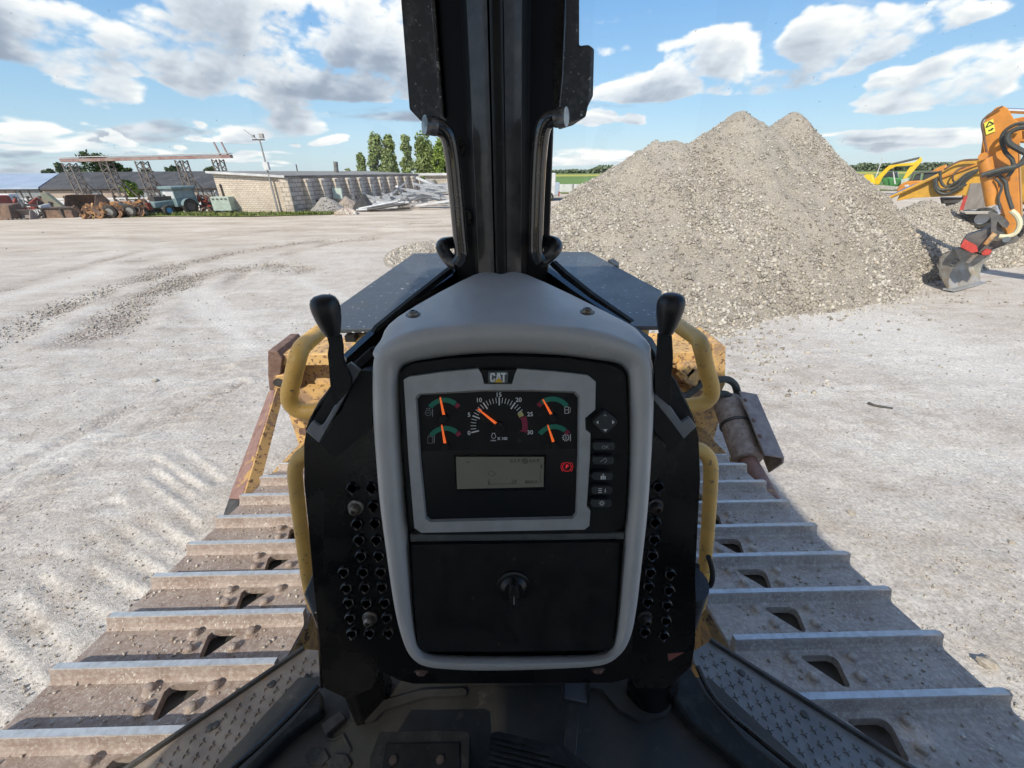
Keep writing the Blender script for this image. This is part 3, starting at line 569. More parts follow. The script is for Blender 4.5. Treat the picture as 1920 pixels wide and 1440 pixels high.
# ------------------------------------------------------------------ trees
LEAFC = {}
def leafmat(name, a, b_, c):
    return mat(name, a, b_, rough=.7, scale=1.6, thr=(.35, .65), c3=c, s3=.9, thr3=(.55, .7), spec=.25)
LEAFP = leafmat('poplar_leaves', (.18, .24, .085), (.28, .34, .14), (.38, .42, .22)); LEAFD = leafmat('dark_leaves', (.03, .055, .018), (.06, .09, .028), (.09, .12, .04)); LEAFL = leafmat('light_leaves', (.16, .24, .05), (.26, .34, .09), (.33, .38, .13))
BARK = mat('bark', (.10, .08, .065), (.17, .15, .13), rough=.9, scale=6)
def tree(name, label, px, pytop, Y, wpx, m, shape='round', n=1800, leaf=.3, zb=0, group=None, gap=.0):
    top = at_y(px, pytop, Y); s = top.y / (F * ray(px, pytop).y); Wd = wpx * s * (random.uniform(1.15, 1.5) if shape == 'poplar' else 1); H = top.z; x0 = top.x
    t = thing(name, label, 'tree' if shape != 'bush' else 'bush', (x0, Y, 0), group)
    tb = MB(); lean = (random.uniform(-.03, .03) if shape != 'poplar' else random.uniform(.02, .09)) * H
    tb.tube([(x0, Y, 0), (x0 + lean * .5, Y, H * .45), (x0 + lean, Y, H * .9)], [max(.02, H * .022), H * .014, H * .003], 7)
    nl = 9
    for i in range(nl):
        z = H * (.2 + .65 * i / nl); a = random.uniform(0, 2 * pi); L = Wd * .35
        tb.tube([(x0 + lean * z / H, Y, z), (x0 + cos(a) * L * .6, Y + sin(a) * L * .6, z + L * .5), (x0 + cos(a) * L, Y + sin(a) * L, z + L * 1.0)], [H * .008, H * .005, H * .002], 5)
    tb.build('trunk', BARK, t)
    cl = []; nc = 46 if shape != 'poplar' else 70
    for i in range(nc):
        if shape == 'poplar': h = random.uniform(.10, .99); rr = Wd / 2 * (1 - abs(h - .42) * 1.25) ** .8 if abs(h - .42) * 1.25 < 1 else .05 * Wd
        elif shape == 'bush': h = random.uniform(.08, .95); rr = Wd / 2 * math.sqrt(max(.05, 1 - (h - .4) ** 2 / .36))
        else: h = random.uniform(.25, .97); rr = Wd / 2 * math.sqrt(max(.05, 1 - ((h - .6) / .42) ** 2))
        a = random.uniform(0, 2 * pi); q = rr * math.sqrt(random.random()) * .85
        cl.append((x0 + lean * (h if shape != 'poplar' else h ** 2.2) + cos(a) * q, Y + sin(a) * q, h * H, (.145 if shape == 'poplar' else .17) * max(Wd, H * .25) * random.uniform(.6, 1.25)))
    C = np.array(cl); k = rng.integers(0, nc, n); d = rng.normal(size=(n, 3)); d /= np.linalg.norm(d, axis=1)[:, None]
    cen = C[k, :3] + d * (C[k, 3] * rng.random(n) ** .45)[:, None] * np.array([1, 1, .85 if shape != 'poplar' else 1.3])
    e1 = rng.normal(size=(n, 3)); e1 /= np.linalg.norm(e1, axis=1)[:, None]; e2 = np.cross(e1, rng.normal(size=(n, 3))); e2 /= np.linalg.norm(e2, axis=1)[:, None]
    L = (leaf * rng.uniform(.5, 1.2, n))[:, None]
    V = np.stack([cen - e1 * L, cen + e2 * L * .45, cen + e1 * L, cen - e2 * L * .45], 1).reshape(-1, 3); V[:, 2] = np.maximum(V[:, 2], .05)
    o = bpy.data.objects.new('crown', npmesh('crown', V, np.arange(4 * n).reshape(-1, 4), m)); COL.objects.link(o); place(o, (0, 0, 0)); o.parent = t; o.location = -WORLD[t.name]; o['kind'] = 'stuff'
    return t
GP = 'poplars behind the brick building'
for lab, px, py, w in (('slim young poplar, leftmost of the row behind the brick building', 672, 289, 20), ('tall poplar leaning right, second of the row behind the building', 698, 253, 30), ('broad tall poplar close beside the leaning one', 724, 257, 30), ('narrow poplar standing alone in the middle of the row', 757, 257, 22), ('widest poplar of the row behind the low building', 789, 252, 38), ('yellowish poplar next to the cab grab handle', 822, 262, 34)):
    tree('poplar_tree', lab, px, py, 78, w, LEAFP if px < 800 else LEAFL, 'poplar', 4200, .33, group=GP)
tree('shrub', 'small green shrub top showing over the garage roof left of the poplars', 651, 312, 70, 14, LEAFP, 'bush', 700, .22)
GT = 'trees behind the dark-roofed barn'
for lab, px, py, w, sh in (('small conifer-like tree at the left end behind the barn roof', 107, 306, 16, 'poplar'), ('low pale bushy tree at the far left behind the barn roof', 90, 318, 22, 'round'), ('biggest dark tree behind the barn under the crane rail', 172, 290, 58, 'round'), ('dark tree right of the biggest one behind the barn', 205, 302, 40, 'round'), ('low dark tree behind the barn at the second column', 140, 313, 34, 'round'), ('thin spiky tree between second and third crane columns', 218, 307, 14, 'poplar'), ('scrubby low tree left of the third crane column', 238, 315, 26, 'round'), ('round dark tree between third and fourth crane columns', 322, 310, 32, 'round'), ('low round tree just right of the third crane column', 272, 317, 22, 'round'), ('dark tree half hidden by the garage gable corner', 392, 313, 24, 'round')):
    tree('background_tree', lab, px, py, 82, w, LEAFD, sh, 1500, .33, group=GT)
tree('lone_bush', 'light green bush standing in front of the dark-roofed barn', 240, 338, 50, 32, LEAFL, 'bush', 1600, .17)
def treeline(name, x0, x1, Y, hmin, hmax, m, n):
    V = []; x = rng.uniform(x0, x1, n); hh = hmin + (hmax - hmin) * np.clip(.5 + 1.6 * fbm(x * .02, x * 0, 4), 0, 1); z = rng.uniform(0, 1, n) ** .8 * hh; y = Y + rng.uniform(-10, 10, n)
    c = np.stack([x, y, z], -1); L = rng.uniform(.6, 1.6, n)[:, None] * Y / 400; e1 = rng.normal(size=(n, 3)); e1 /= np.linalg.norm(e1, axis=1)[:, None]; e2 = np.cross(e1, rng.normal(size=(n, 3))); e2 /= np.linalg.norm(e2, axis=1)[:, None]
    V = np.stack([c - e1 * L, c + e2 * L, c + e1 * L, c - e2 * L], 1).reshape(-1, 3); V[:, 2] = np.maximum(V[:, 2], 0)
    o = bpy.data.objects.new(name, npmesh(name, V, np.arange(4 * n).reshape(-1, 4), m)); COL.objects.link(o); o['kind'] = 'stuff'; place(o, (0, 0, 0))
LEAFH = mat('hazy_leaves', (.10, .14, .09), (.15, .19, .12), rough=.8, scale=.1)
treeline('far_woods', 20, 1300, 640, 3.5, 9.5, LEAFH, 22000)
# ------------------------------------------------------------------ farm buildings
def brick_mat(name, ang, c1, c2, mortar, bw=.26, rh=.10, ms=.012, off=.5):
    m = bpy.data.materials.new(name); m.use_nodes = True; g = NT(m.node_tree); g.n.clear()
    out = g('ShaderNodeOutputMaterial'); b = g('ShaderNodeBsdfPrincipled'); g.l.new(b.outputs[0], out.inputs[0])
    V = g('ShaderNodeNewGeometry').outputs['Position']; mp = g('ShaderNodeMapping', {}, Vector=V); mp.inputs['Rotation'].default_value = (0, 0, -ang)
    s = g('ShaderNodeSeparateXYZ', {}, Vector=mp.outputs[0]); c = g('ShaderNodeCombineXYZ', {}, X=s.outputs[0], Y=s.outputs[2])
    br = g('ShaderNodeTexBrick', dict(offset=off), Vector=c.outputs[0], Color1=(*c1, 1), Color2=(*c2, 1), Mortar=(*mortar, 1), Scale=1.0)
    br.inputs['Brick Width'].default_value = bw; br.inputs['Row Height'].default_value = rh; br.inputs['Mortar Size'].default_value = ms; br.inputs['Mortar Smooth'].default_value = .1; br.inputs['Bias'].default_value = 0
    n = g.noise(V, .9, 6, .65); col = g.mix(g('ShaderNodeMapRange', {}, Value=n, From_Min=.45, From_Max=.75, To_Max=.55).outputs[0], br.outputs[0], tuple(q * .55 for q in c2))
    n2 = g.noise(V, 7, 4, .7); col = g.mix(g('ShaderNodeMapRange', {}, Value=n2, From_Min=.5, From_Max=.8, To_Max=.6).outputs[0], col, tuple(min(1, q * 1.4) for q in c1))
    g.put(b.inputs['Base Color'], col); b.inputs['Roughness'].default_value = .9
    bn = g('ShaderNodeBump', {}, Strength=.6, Distance=.02, Height=g.math('SUBTRACT', 1, br.outputs[1])); g.l.new(bn.outputs[0], b.inputs['Normal'])
    MATS[name] = m; return m
WHITEM = mat('white_sheet', (.62, .63, .64), (.50, .51, .53), rough=.6, scale=1.2)
CONC = mat('concrete', (.42, .40, .37), (.32, .30, .275), rough=.9, scale=2.5, bump=.3, bscale=12, bdist=.02)
BEIGE = mat('beige_panel', (.40, .33, .28), (.33, .27, .23), rough=.9, scale=1.2, stretch=(1, 1, .4))
CORR = mat('grey_cladding', (.26, .285, .30), (.18, .20, .215), rough=.7, scale=4, stretch=(2, 2, .15))
ROOFB = mat('blue_grey_roof', (.34, .41, .52), (.29, .36, .46), rough=.45, scale=.5)
ROOFD = mat('dark_bitumen_roof', (.045, .047, .055), (.075, .075, .082), rough=.9, scale=.8, thr=(.4, .6), c3=(.13, .13, .135), s3=1.5, thr3=(.6, .7), stretch=(1, .5, 1))
ROOFG = mat('grey_slate_roof', (.25, .245, .235), (.18, .175, .17), rough=.9, scale=3)
TIMBER = mat('dark_timber', (.06, .045, .04), rough=.9)
A_ = at_z(422, 401); B_ = at_z(552, 401.5); C_ = at_z(789, 371)
dAB = (B_ - A_).normalized(); dBC = (C_ - B_).normalized(); nAB = Vector((dAB.y, -dAB.x, 0)); nBC = Vector((dBC.y, -dBC.x, 0))
hA = at_y(394, 325, A_.y).z; hB = at_y(552, 332, B_.y).z
BR1 = brick_mat('tan_brick', atan2(dAB.y, dAB.x), (.66, .58, .49), (.57, .48, .39), (.36, .31, .26), .30, .13, .016)
BR2 = brick_mat('block_masonry', atan2(dBC.y, dBC.x), (.58, .51, .45), (.46, .40, .35), (.24, .20, .18), .62, .30, .035)
BR3 = brick_mat('pier_masonry', atan2(dAB.y, dAB.x), (.60, .53, .45), (.50, .44, .37), (.3, .26, .22), .5, .3, .03)
t = thing('brick_garage', 'long low garage block with tan brick gable and buttressed side wall', 'building', A_)
Z = Vector((0, 0, 1)); D_ = A_ + dBC * (C_ - B_).length
MB().prism([A_, B_, B_ + Z * hB, A_ + Z * hA], -nAB * .35).build('gable_wall', BR1, t)
MB().prism([B_ + dBC * .36, C_, C_ + Z * hB, B_ + dBC * .36 + Z * hB], -nBC * .35).build('side_wall', BR2, t)
MB().prism([D_, D_ + Z * hA, C_ + Z * hB, C_], -dBC * .3).build('far_wall', BR3, t)
MB().prism([A_ + dBC * .4, D_ - dBC * .4, D_ - dBC * .4 + Z * hA, A_ + dBC * .4 + Z * hA], nBC * .3).build('rear_wall', BR1, t)
MB().bar(B_ + nBC * .02 + nAB * .03 - dAB * .25 + dBC * .2, B_ + nBC * .02 + nAB * .03 - dAB * .25 + dBC * .2 + Z * (hB - .02), .62, .62).build('corner_pier', BR3, t)
e = -dBC * .22; sl_ = -dAB * .25; sr = dAB * .12
MB().prism([A_ + e + sl_ + Z * (hA + .06), B_ + e + sr + Z * (hB + .02), C_ + sr + Z * (hB + .02), D_ + sl_ + Z * (hA + .06)], Z * .08).build('roof', ROOFG, t)
MB().bar(A_ + e + sl_ + Z * (hA + .08) - dBC * .04, B_ + e + sr + Z * (hB + .04) - dBC * .04, .06, .15).build('fascia_board', WHITEM, t)
Lw = (C_ - B_).length; nb = 12
for i in range(nb):
    s = Lw * (i + .9) / (nb + .3); p = B_ + dBC * s + nBC * .003
    MB().prism([p, p + nBC * .55, p + nBC * .40 + Z * hB * .92, p + Z * hB * .97], dBC * .5).build('buttress', BR3, t)
    q = p + dBC * (Lw / nb * .32)
    if i % 2 == 0:
        MB().bar(q + nBC * .03 + Z * hB * .68, q + dBC * Lw / nb * .5 + nBC * .03 + Z * hB * .68, .05, .14).build('lintel', CONC, t)
    if i in (0, 1, 3, 4): MB().bar(q + nBC * .03 + Z * hB * .3, q + dBC * Lw / nb * .5 + nBC * .03 + Z * hB * .3, .05, .16).build('lintel', TIMBER, t)
q = B_ + dBC * Lw * .345 + Z * hB * .5
MB().bar(q + nBC * .02, q + nBC * .02 + Z * hB * .3, .06, .35).build('window_slit', TIMBER, t)
q = B_ + dBC * Lw * .235 + Z * hB * .32
MB().bar(q + nBC * .42, q + nBC * .46 + Z * .8, .2, .75).build('meter_box', mat('pale_green_box', (.5, .6, .55), rough=.6), t)
MB().cyl(at_y(412, 345, A_.y - .12), Vector((at_y(412, 345, A_.y - .12).x, A_.y - .12, 0)), .06, seg=8).build('downpipe', TIMBER, t)
p = at_y(630, 328, 44); MB().cyl(p - Z * .6, at_y(629, 303, 44), .22, .2, 12).build('chimney_pipe', mat('chimney_grey', (.13, .13, .12), (.2, .2, .19), scale=3), t)
# hut at the end
p0 = at_z(800, 362); t = thing('block_hut', 'small pale block hut with flat white roof slab behind the steel sections', 'hut', p0)
h0 = at_y(800, 329, p0.y).z
MB().box(p0 + Vector((3.0, 2, h0 / 2)), (6.0, 4, h0)).build('wall', brick_mat('pale_blocks', 0, (.55, .50, .42), (.42, .38, .32), (.25, .22, .19), .8, .4, .03), t)
MB().box(p0 + Vector((2.6, 2, h0 + .15)), (9.4, 4.8, .3)).build('roof_slab', WHITEM, t)
for i in range(4): MB().cyl(p0 + Vector((.7, -.3, .45 * i)), p0 + Vector((.7, -.3, .45 * i + .4)), .8, seg=14).build('concrete_ring', CONC, t)
# metal barns
def barn(name, label, pl, pr, y_e, py_e, y_r, py_r, rl, rr, rm, panels):
    ez = at_y((pl + pr) / 2, py_e, y_e).z; rz = at_y((rl + rr) / 2, py_r, y_r).z
    xl, xr = at_y(pl, py_e, y_e).x, at_y(pr, py_e, y_e).x; ql, qr = at_y(rl, py_r, y_r).x, at_y(rr, py_r, y_r).x
    t = thing(name, label, 'barn', ((xl + xr) / 2, y_e, 0))
    yb = 2 * y_r - y_e
    MB().prism([(xl, y_e - .5, ez - .08), (xr, y_e - .5, ez - .08), (qr, y_r, rz), (ql, y_r, rz)], (0, .05, .22)).build('roof_slope', rm, t)
    MB().prism([(xr, yb + .5, ez - .08), (xl, yb + .5, ez - .08), (ql, y_r + .06, rz), (qr, y_r + .06, rz)], (0, .05, .22)).build('roof_slope', rm, t)
    MB().prism([(xl, y_e - .5, ez - .05), (ql, y_r, rz), (xl, yb + .5, ez - .05)], (.2, 0, .05)).build('hip_end', rm, t)
    MB().prism([(xr, y_e - .5, ez - .05), (qr, y_r, rz), (xr, yb + .5, ez - .05)], (-.2, 0, .05)).build('hip_end', rm, t)
    MB().box(((xl + xr) / 2, y_e - .35, ez - .12), (xr - xl, .12, .22)).build('eave_board', TIMBER, t)
    MB().box(((xl + xr) / 2, (y_e + yb) / 2, (ez - .2) / 2), (xr - xl - 1, yb - y_e - .5, ez - .3)).build('rear_hall', BEIGE, t)
    for a, b, m in panels:
        xa, xb = at_y(a, py_e + 10, y_e).x, at_y(b, py_e + 10, y_e).x
        MB().box(((xa + xb) / 2, y_e, (ez - .2) / 2), (xb - xa - .06, .3, ez - .2)).build('wall_panel', m, t)
        if m is CORR:
            k = int((xb - xa) / 1.1)
            for i in range(k): MB().box((xa + .6 + i * 1.1, y_e - .18, (ez - .25) / 2), (.12, .06, ez - .25)).build('cladding_rib', TIMBER, t)
    return t
barn('metal_roof_barn', 'far left barn with smooth blue-grey metal roof', -150, 79, 60, 354, 67, 329, -150, 112, ROOFB, [(-150, 14, BEIGE), (15, 33, BEIGE), (34, 79, CORR)])
barn('dark_roof_barn', 'long barn with rough dark bitumen roof behind the crane columns', 81, 420, 59, 353, 66, 325, 116, 420, ROOFD, [(84, 163, BEIGE), (165, 192, CORR), (194, 224, BEIGE), (226, 258, BEIGE), (260, 300, CORR), (302, 345, BEIGE), (347, 372, BEIGE), (374, 410, CORR)])
# white fence of concrete panels
p0 = at_z(20, 391); Yf = p0.y; hf = at_y(200, 371, Yf).z
t = thing('white_panel_fence', 'long white panel fence with leaning posts behind the old implements', 'fence', (p0.x, Yf, 0))
xs = [at_y(px, 385, Yf).x for px in range(-30, 431, 23)]
for a, b in zip(xs[:-1], xs[1:]):
    MB().box(((a + b) / 2, Yf, hf / 2 - .1), (b - a - .14, .12, hf - .2)).build('fence_panel', WHITEM, t)
    MB().box(((a + b) / 2, Yf - .05, hf - .05), (b - a - .14, .22, .12)).build('fence_rail', WHITEM, t)
for x in xs: MB().box((x, Yf - .1, hf / 2 + .1), (.16, .2, hf + .2)).build('fence_post', TIMBER, t)
p0 = at_z(1040, 361); Yf = p0.y; hf = at_y(1080, 345, Yf).z
t = thing('white_field_fence', 'white sheet fence with grey posts in front of the green field', 'fence', (p0.x, Yf, 0))
xs = [p0.x - 4 + 2.2 * i for i in range(14)]
for a, b in zip(xs[:-1], xs[1:]): MB().box(((a + b) / 2, Yf, hf / 2), (b - a - .1, .08, hf)).build('fence_panel', WHITEM, t)
for x in xs: MB().box((x, Yf - .08, hf / 2), (.1, .1, hf)).build('fence_post', DARKST, t)
# ------------------------------------------------------------------ crane runway
CRR = mat('faded_red_steel', (.26, .15, .14), (.33, .25, .23), rough=.7, scale=2); CRG = mat('grey_lattice_steel', (.17, .155, .145), (.11, .09, .08), rough=.7, scale=2)
Yg = 48.0; pa = at_y(116, 301, Yg); pb = at_y(434, 293, Yg); t = thing('crane_runway', 'long crane rail beam carried on five lattice columns', 'crane runway', ((pa.x + pb.x) / 2, Yg, 0))
MB().bar(pa, pb, .5, .30).build('rail_beam', CRR, t); MB().bar(pa + Z * .27, pb + Z * .27, .7, .06).build('top_flange', WHITEM, t)
for px in (414, 428): q = at_y(px, 292, Yg); MB().bar(q, q + Z * 1.2 + Vector((-.3, 0, 0)), .12).build('rail_stop', CRR, t)
for px in (128, 198, 265, 340, 409):
    q = at_y(px, 303, Yg); w = .75; zt = pa.z + (pb.z - pa.z) * (q.x - pa.x) / (pb.x - pa.x) - .25; mb = MB(); cs = [(q.x + sx * w / 2, Yg + sy * w / 2) for sx, sy in ((-1, -1), (1, -1), (1, 1), (-1, 1))]
    n = 9
    for i in range(4):
        a, b = cs[i], cs[(i + 1) % 4]; mb.bar((a[0], a[1], 0), (a[0], a[1], zt), .10)
        for k in range(n):
            z0, z1 = zt * k / n, zt * (k + 1) / n; A, B = (a, b) if k % 2 else (b, a)
            mb.bar((A[0], A[1], z0), (B[0], B[1], z1), .06)
    mb.build('lattice_column', CRG, t, smooth=0)
    MB().bar((q.x + w * .5, Yg + w * .5, zt * .55), (q.x + w * 2.1, Yg + w * 1.2, 0), .12).build('stay', CRG, t)
# ------------------------------------------------------------------ light pole, small masts
p = at_z(523, 402); zt = at_y(491, 262, p.y).z
t = thing('light_pole', 'tall thin steel pole with floodlights in front of the brick gable', 'light pole', p)
MB().cyl(p, (p.x, p.y, zt), .075, .05, 10).build('pole', mat('galvanised', (.4, .4, .4), (.3, .29, .28), rough=.5, metal=.5), t)
MB().bar((p.x - .5, p.y, zt), (p.x + .35, p.y, zt), .07).build('crossarm', DARKST, t)
for dx, s in ((-.35, .18), (.22, .32)): MB().box((p.x + dx, p.y - .05, zt + .22), (s * .8, .2, .34 * s / .4)).build('floodlight', mat('lamp_housing', (.35, .34, .33), (.25, .2, .17), scale=4), t)
MB().box((p.x + .05, p.y - .1, zt - 1.6), (.35, .25, .5)).build('junction_box', WHITEM, t)
MB().bar((p.x, p.y, zt - .1), (p.x - .9, p.y, zt + .6), .022).build('antenna', DARKST, t)
p = at_y(556, 318, 90); tag(MB().cyl((p.x, 90, 0), at_y(555, 308, 90), .12, .1, 6).build('utility_pole', TIMBER), 'distant thin utility pole showing over the garage roof', 'utility pole')
# ------------------------------------------------------------------ boxes, beams
GREENB = mat('pale_green_paint', (.42, .52, .46), (.33, .38, .33), rough=.7, scale=3)
p = at_z(418, 403); t = thing('cabinet', 'pale green steel cabinet on feet at the brick gable corner', 'cabinet', p)
MB().box(p + Vector((.1, .4, .75)), (1.35, .8, .95)).build('body', GREENB, t, bevel=.03)
for dx in (-.45, .6): MB().box(p + Vector((dx, .2, .14)), (.12, .5, .28)).build('foot', DARKST, t)
for i in range(4): MB().box(p + Vector((-.35 + .3 * i, -.02, 1.08)), (.14, .04, .07)).build('vent_flap', DARKST, t)
p2 = at_z(437, 400); tag(MB().box(p2 + Vector((.15, .8, .72)), (.95, 1.2, 1.3)).build('rusty_cabinet', mat('grey_brown_sheet', (.25, .23, .2), (.18, .14, .11), rough=.8, scale=3), bevel=.03), 'dull grey sheet metal box right behind the pale green cabinet', 'cabinet')
BEAMM = mat('galvanised_section', (.48, .50, .53), (.36, .37, .39), rough=.45, metal=.35, scale=5)
t = thing('steel_section_pile', 'tangled pile of bright galvanised box sections against the wall', 'metal pile', at_z(765, 392))
for i in range(80):
    u = random.random(); px = 700 + 140 * u; c = at_z(px, 390 + random.uniform(-9, 4)); hgt = (.25 + 1.7 * u) * random.random() ** .7 + .1
    a = random.uniform(-.5, .9) if random.random() < .7 else random.uniform(-1.5, 1.5); L = random.uniform(1.0, 3.6); w = random.uniform(.10, .26); ti = random.uniform(-.35, .3)
    d = Vector((cos(a) * cos(ti), sin(a) * .6 - .3, sin(ti))).normalized() * L / 2; cc = Vector((c.x, c.y + hgt * .5, hgt))
    z0 = min((cc - d).z, (cc + d).z); cc.z += max(0, w - z0)
    MB().bar(cc - d, cc + d, w, w * random.uniform(.6, 1)).build('steel_section', BEAMM if random.random() < .85 else WHITEM, t, smooth=0)
t = thing('pipe_bundle', 'low bundle of grey pipes lying left of the galvanised sections', 'pipes', at_z(700, 398))
for i in range(14):
    a = at_z(668 + random.uniform(0, 25), 398 - .35 * i); b = at_z(745 + random.uniform(0, 25), 396 - .35 * i); z = .12 + .2 * random.random()
    MB().cyl((a.x, a.y, z), (b.x, b.y, z + random.uniform(0, .5)), .09, seg=8).build('pipe', BEAMM if i % 3 else DARKST, t)
# ------------------------------------------------------------------ old tractor
TRB = mat('tractor_blue', (.19, .275, .29), (.14, .205, .22), rough=.6, scale=4, thr=(.4, .6), c3=(.12, .10, .08), s3=5, thr3=(.6, .68)); WHEELB = mat('wheel_blue', (.07, .24, .45), rough=.5); WINM = mat('dark_window', (.05, .06, .065), rough=.15); TYRE = mat('tyre', (.025, .024, .023), (.06, .055, .05), rough=.85, scale=8); REDM = mat('red_paint', (.32, .04, .03), (.16, .04, .03), rough=.65, scale=5)
def wheel(t, c, ax, R, w, rimm, lugs=18, rim=.55):
    c, ax = Vector(c), Vector(ax).normalized()
    o = MB(); o.lathe(c - ax * w / 2, ax, [(R * rim, 0), (R * .85, -.0), (R * .97, w * .12), (R, w * .3), (R, w * .7), (R * .97, w * .88), (R * .85, w), (R * rim, w), (R * rim, w * .5)], 28)
    u = ax.orthogonal().normalized(); v = ax.cross(u)
    for k in range(lugs):
        a = 2 * pi * k / lugs; d = u * cos(a) + v * sin(a); tt = -u * sin(a) + v * cos(a)
        o.bar(c + d * R + tt * R * .08 - ax * w * .45, c + d * R - tt * R * .08, R * .08, R * .09, up=d); o.bar(c + d * R - tt * R * .08, c + d * R + tt * R * .08 + ax * w * .45, R * .08, R * .09, up=d)
    ty = o.build('tyre', TYRE, t)
    r = MB(); r.lathe(c - ax * w * .42, ax, [(R * rim * .98, 0), (R * rim * .9, w * .05), (R * rim * .75, w * .25), (R * .2, w * .3), (R * .15, w * .12), (0.001, w * .12)], 20)
    r.lathe(c + ax * w * .42, -ax, [(R * rim * .98, 0), (R * rim * .9, w * .05), (R * rim * .75, w * .25), (R * .2, w * .3), (R * .15, w * .12), (0.001, w * .12)], 20)
    ro = r.build('rim', rimm, None); ro.parent = ty; ro.location = WORLD[ro.name] - WORLD[ty.name]
def tractor():
    rw = at_z(361, 401); fw = at_z(320, 404.5); rw.z = 0; fw.z = 0
    d = (fw - rw); d.z = 0; Ld = d.length; d.normalize(); s = Vector((d.y, -d.x, 0))
    if s.y > 0: s = -s          # s points to the camera side
    sc = at_y(361, 358, rw.y).z / 2 * 1.0
    R = at_y(361, 371, rw.y).z / 2 * .96; r = at_y(320, 384, fw.y).z / 2
    t = thing('old_tractor', 'faded blue old farm tractor with cab parked among implements', 'tractor', rw)
    wheel(t, rw + Z * R, s, R, .42, mat('rim_dark', (.10, .09, .10), (.16, .12, .10), rough=.7, scale=5)); wheel(t, rw - s * 1.75 + Z * R, s, R, .42, MATS['rim_dark'])
    wheel(t, fw + Z * r, s, r, .26, WHEELB, 0); wheel(t, fw - s * 1.7 + Z * r, s, r, .26, WHEELB, 0)
    m = rw - s * .87; mf = fw - s * .85
    MB().bar(m + Z * 1.05 - d * .3, mf + Z * 1.05 + d * .35, .55, .45).build('engine_block', DARKST, t)
    hz = R * 2 * .98
    MB().bar(m + d * .65 + Z * (hz * .78), mf + d * .55 + Z * (hz * .70), .72, hz * .42).build('bonnet', TRB, t, bevel=.08)
    MB().bar(mf + d * .56 + Z * (hz * .45), mf + d * .6 + Z * (hz * .88), .68, .06).build('grille', REDM, t)
    MB().bar(mf - Z * 0 + Z * r - s * -.75, mf + Z * r + s * -.75, .14).build('front_axle', DARKST, t)
    cz = at_y(350, 352, rw.y).z; b0 = hz * .55
    cabm = MB(); W2 = .75; F0 = .75; B0 = -.75
    for f in (F0, B0):
        for q in (-W2, W2): cabm.bar(m + d * f + s * q + Z * b0, m + d * f * .92 + s * q * .93 + Z * (cz - .1), .09)
    cabm.build('cab_frame', TRB, t)
    MB().bar(m + d * (F0 + .12) + Z * (cz), m + d * (B0 - .15) + Z * (cz), 1.75, .22).build('cab_roof', TRB, t, bevel=.06)
    for q, nm in ((W2 * .96, 'side_window'), (-W2 * .96, 'side_window')): MB().prism([m + d * F0 * .95 + s * q + Z * (b0 + .55), m + d * B0 * .95 + s * q + Z * (b0 + .55), m + d * B0 * .9 + s * q * .95 + Z * (cz - .15), m + d * F0 * .9 + s * q * .95 + Z * (cz - .15)], s * -.02 * (1 if q > 0 else -1)).build(nm, mat('old_tinted_glass', (.22, .29, .30), (.3, .36, .36), rough=.3, scale=3), t)
    MB().prism([m + d * .74 + s * W2 * .9 + Z * (b0 + .5), m + d * .74 - s * W2 * .9 + Z * (b0 + .5), m + d * .69 - s * W2 * .85 + Z * (cz - .14), m + d * .69 + s * W2 * .85 + Z * (cz - .14)], d * -.02).build('windscreen', WHITEM, t)
    MB().bar(m + d * F0 + Z * (b0 + .25), m + d * B0 + Z * (b0 + .25), 1.45, .6).build('cab_lower', TRB, t, bevel=.04)
    MB().cyl(m + d * 1.15 + s * .25 + Z * hz * .9, m + d * 1.15 + s * .25 + Z * (hz * 1.32), .07, seg=8).build('exhaust', TIMBER, t)
    fd = MB(); rr = R * 1.07; arc = [rw + Z * R + (d * cos(a) + Z * sin(a)) * rr for a in [radians(q) for q in range(10, 171, 16)]]
    fd.loft([[p + s * .25, p - s * .4, p - s * .4 + (rw + Z * R - p) * .05, p + s * .25 + (rw + Z * R - p) * .05] for p in arc], True, True); fd.build('mudguard', TRB, t)
tractor()
# ------------------------------------------------------------------ scrap implements along the left
RUSTO = mat('orange_rust', (.42, .22, .08), (.22, .11, .06), rough=.8, scale=5, thr=(.4, .6), c3=(.55, .42, .25), s3=3, thr3=(.6, .7)); RUSTD = mat('dark_rust', (.10, .065, .05), (.20, .12, .08), rough=.8, scale=4)
def bucket(name, label, px0, px1, pyb, pyt, m, teeth=0, d=.8):
    a = at_z(px0, pyb); b = at_z(px1, pyb); h = at_y((px0 + px1) / 2, pyt, a.y).z; w = b.x - a.x; t = thing(name, label, 'loader bucket', (a.x + w / 2, a.y, 0))
    Y0 = a.y
    prof = [(0, 0), (d, 0), (d * 1.15, h * .45), (d * .8, h), (d * .55, h * .97)]
    o = MB(); pr = [(q[0], q[1]) for q in prof]
    back = MB(); outer = [Vector((a.x, Y0 + q[0], q[1] + .02)) for q in prof]; inner = [Vector((a.x, Y0 + q[0] - .04, q[1] + .06)) for q in prof]
    for k in range(len(prof) - 1): back.add([outer[k], outer[k + 1], outer[k + 1] + Vector((w, 0, 0)), outer[k] + Vector((w, 0, 0)), inner[k], inner[k + 1], inner[k + 1] + Vector((w, 0, 0)), inner[k] + Vector((w, 0, 0))], [(0, 1, 2, 3), (7, 6, 5, 4)])
    back.build('shell', m, t)
    for x in (a.x - .04, a.x + w): MB().prism([(x, Y0 - .05, 0), (x, Y0 + d, 0), (x, Y0 + d * 1.2, h * .5), (x, Y0 + d * .85, h + .05), (x, Y0 + d * .45, h)], (.05, 0, 0)).build('side_plate', m, t)
    for k in range(teeth): MB().box((a.x + w * (k + .5) / teeth, Y0 - .12, .06), (.1, .3, .07)).build('tooth', CHROME, t)
    return t
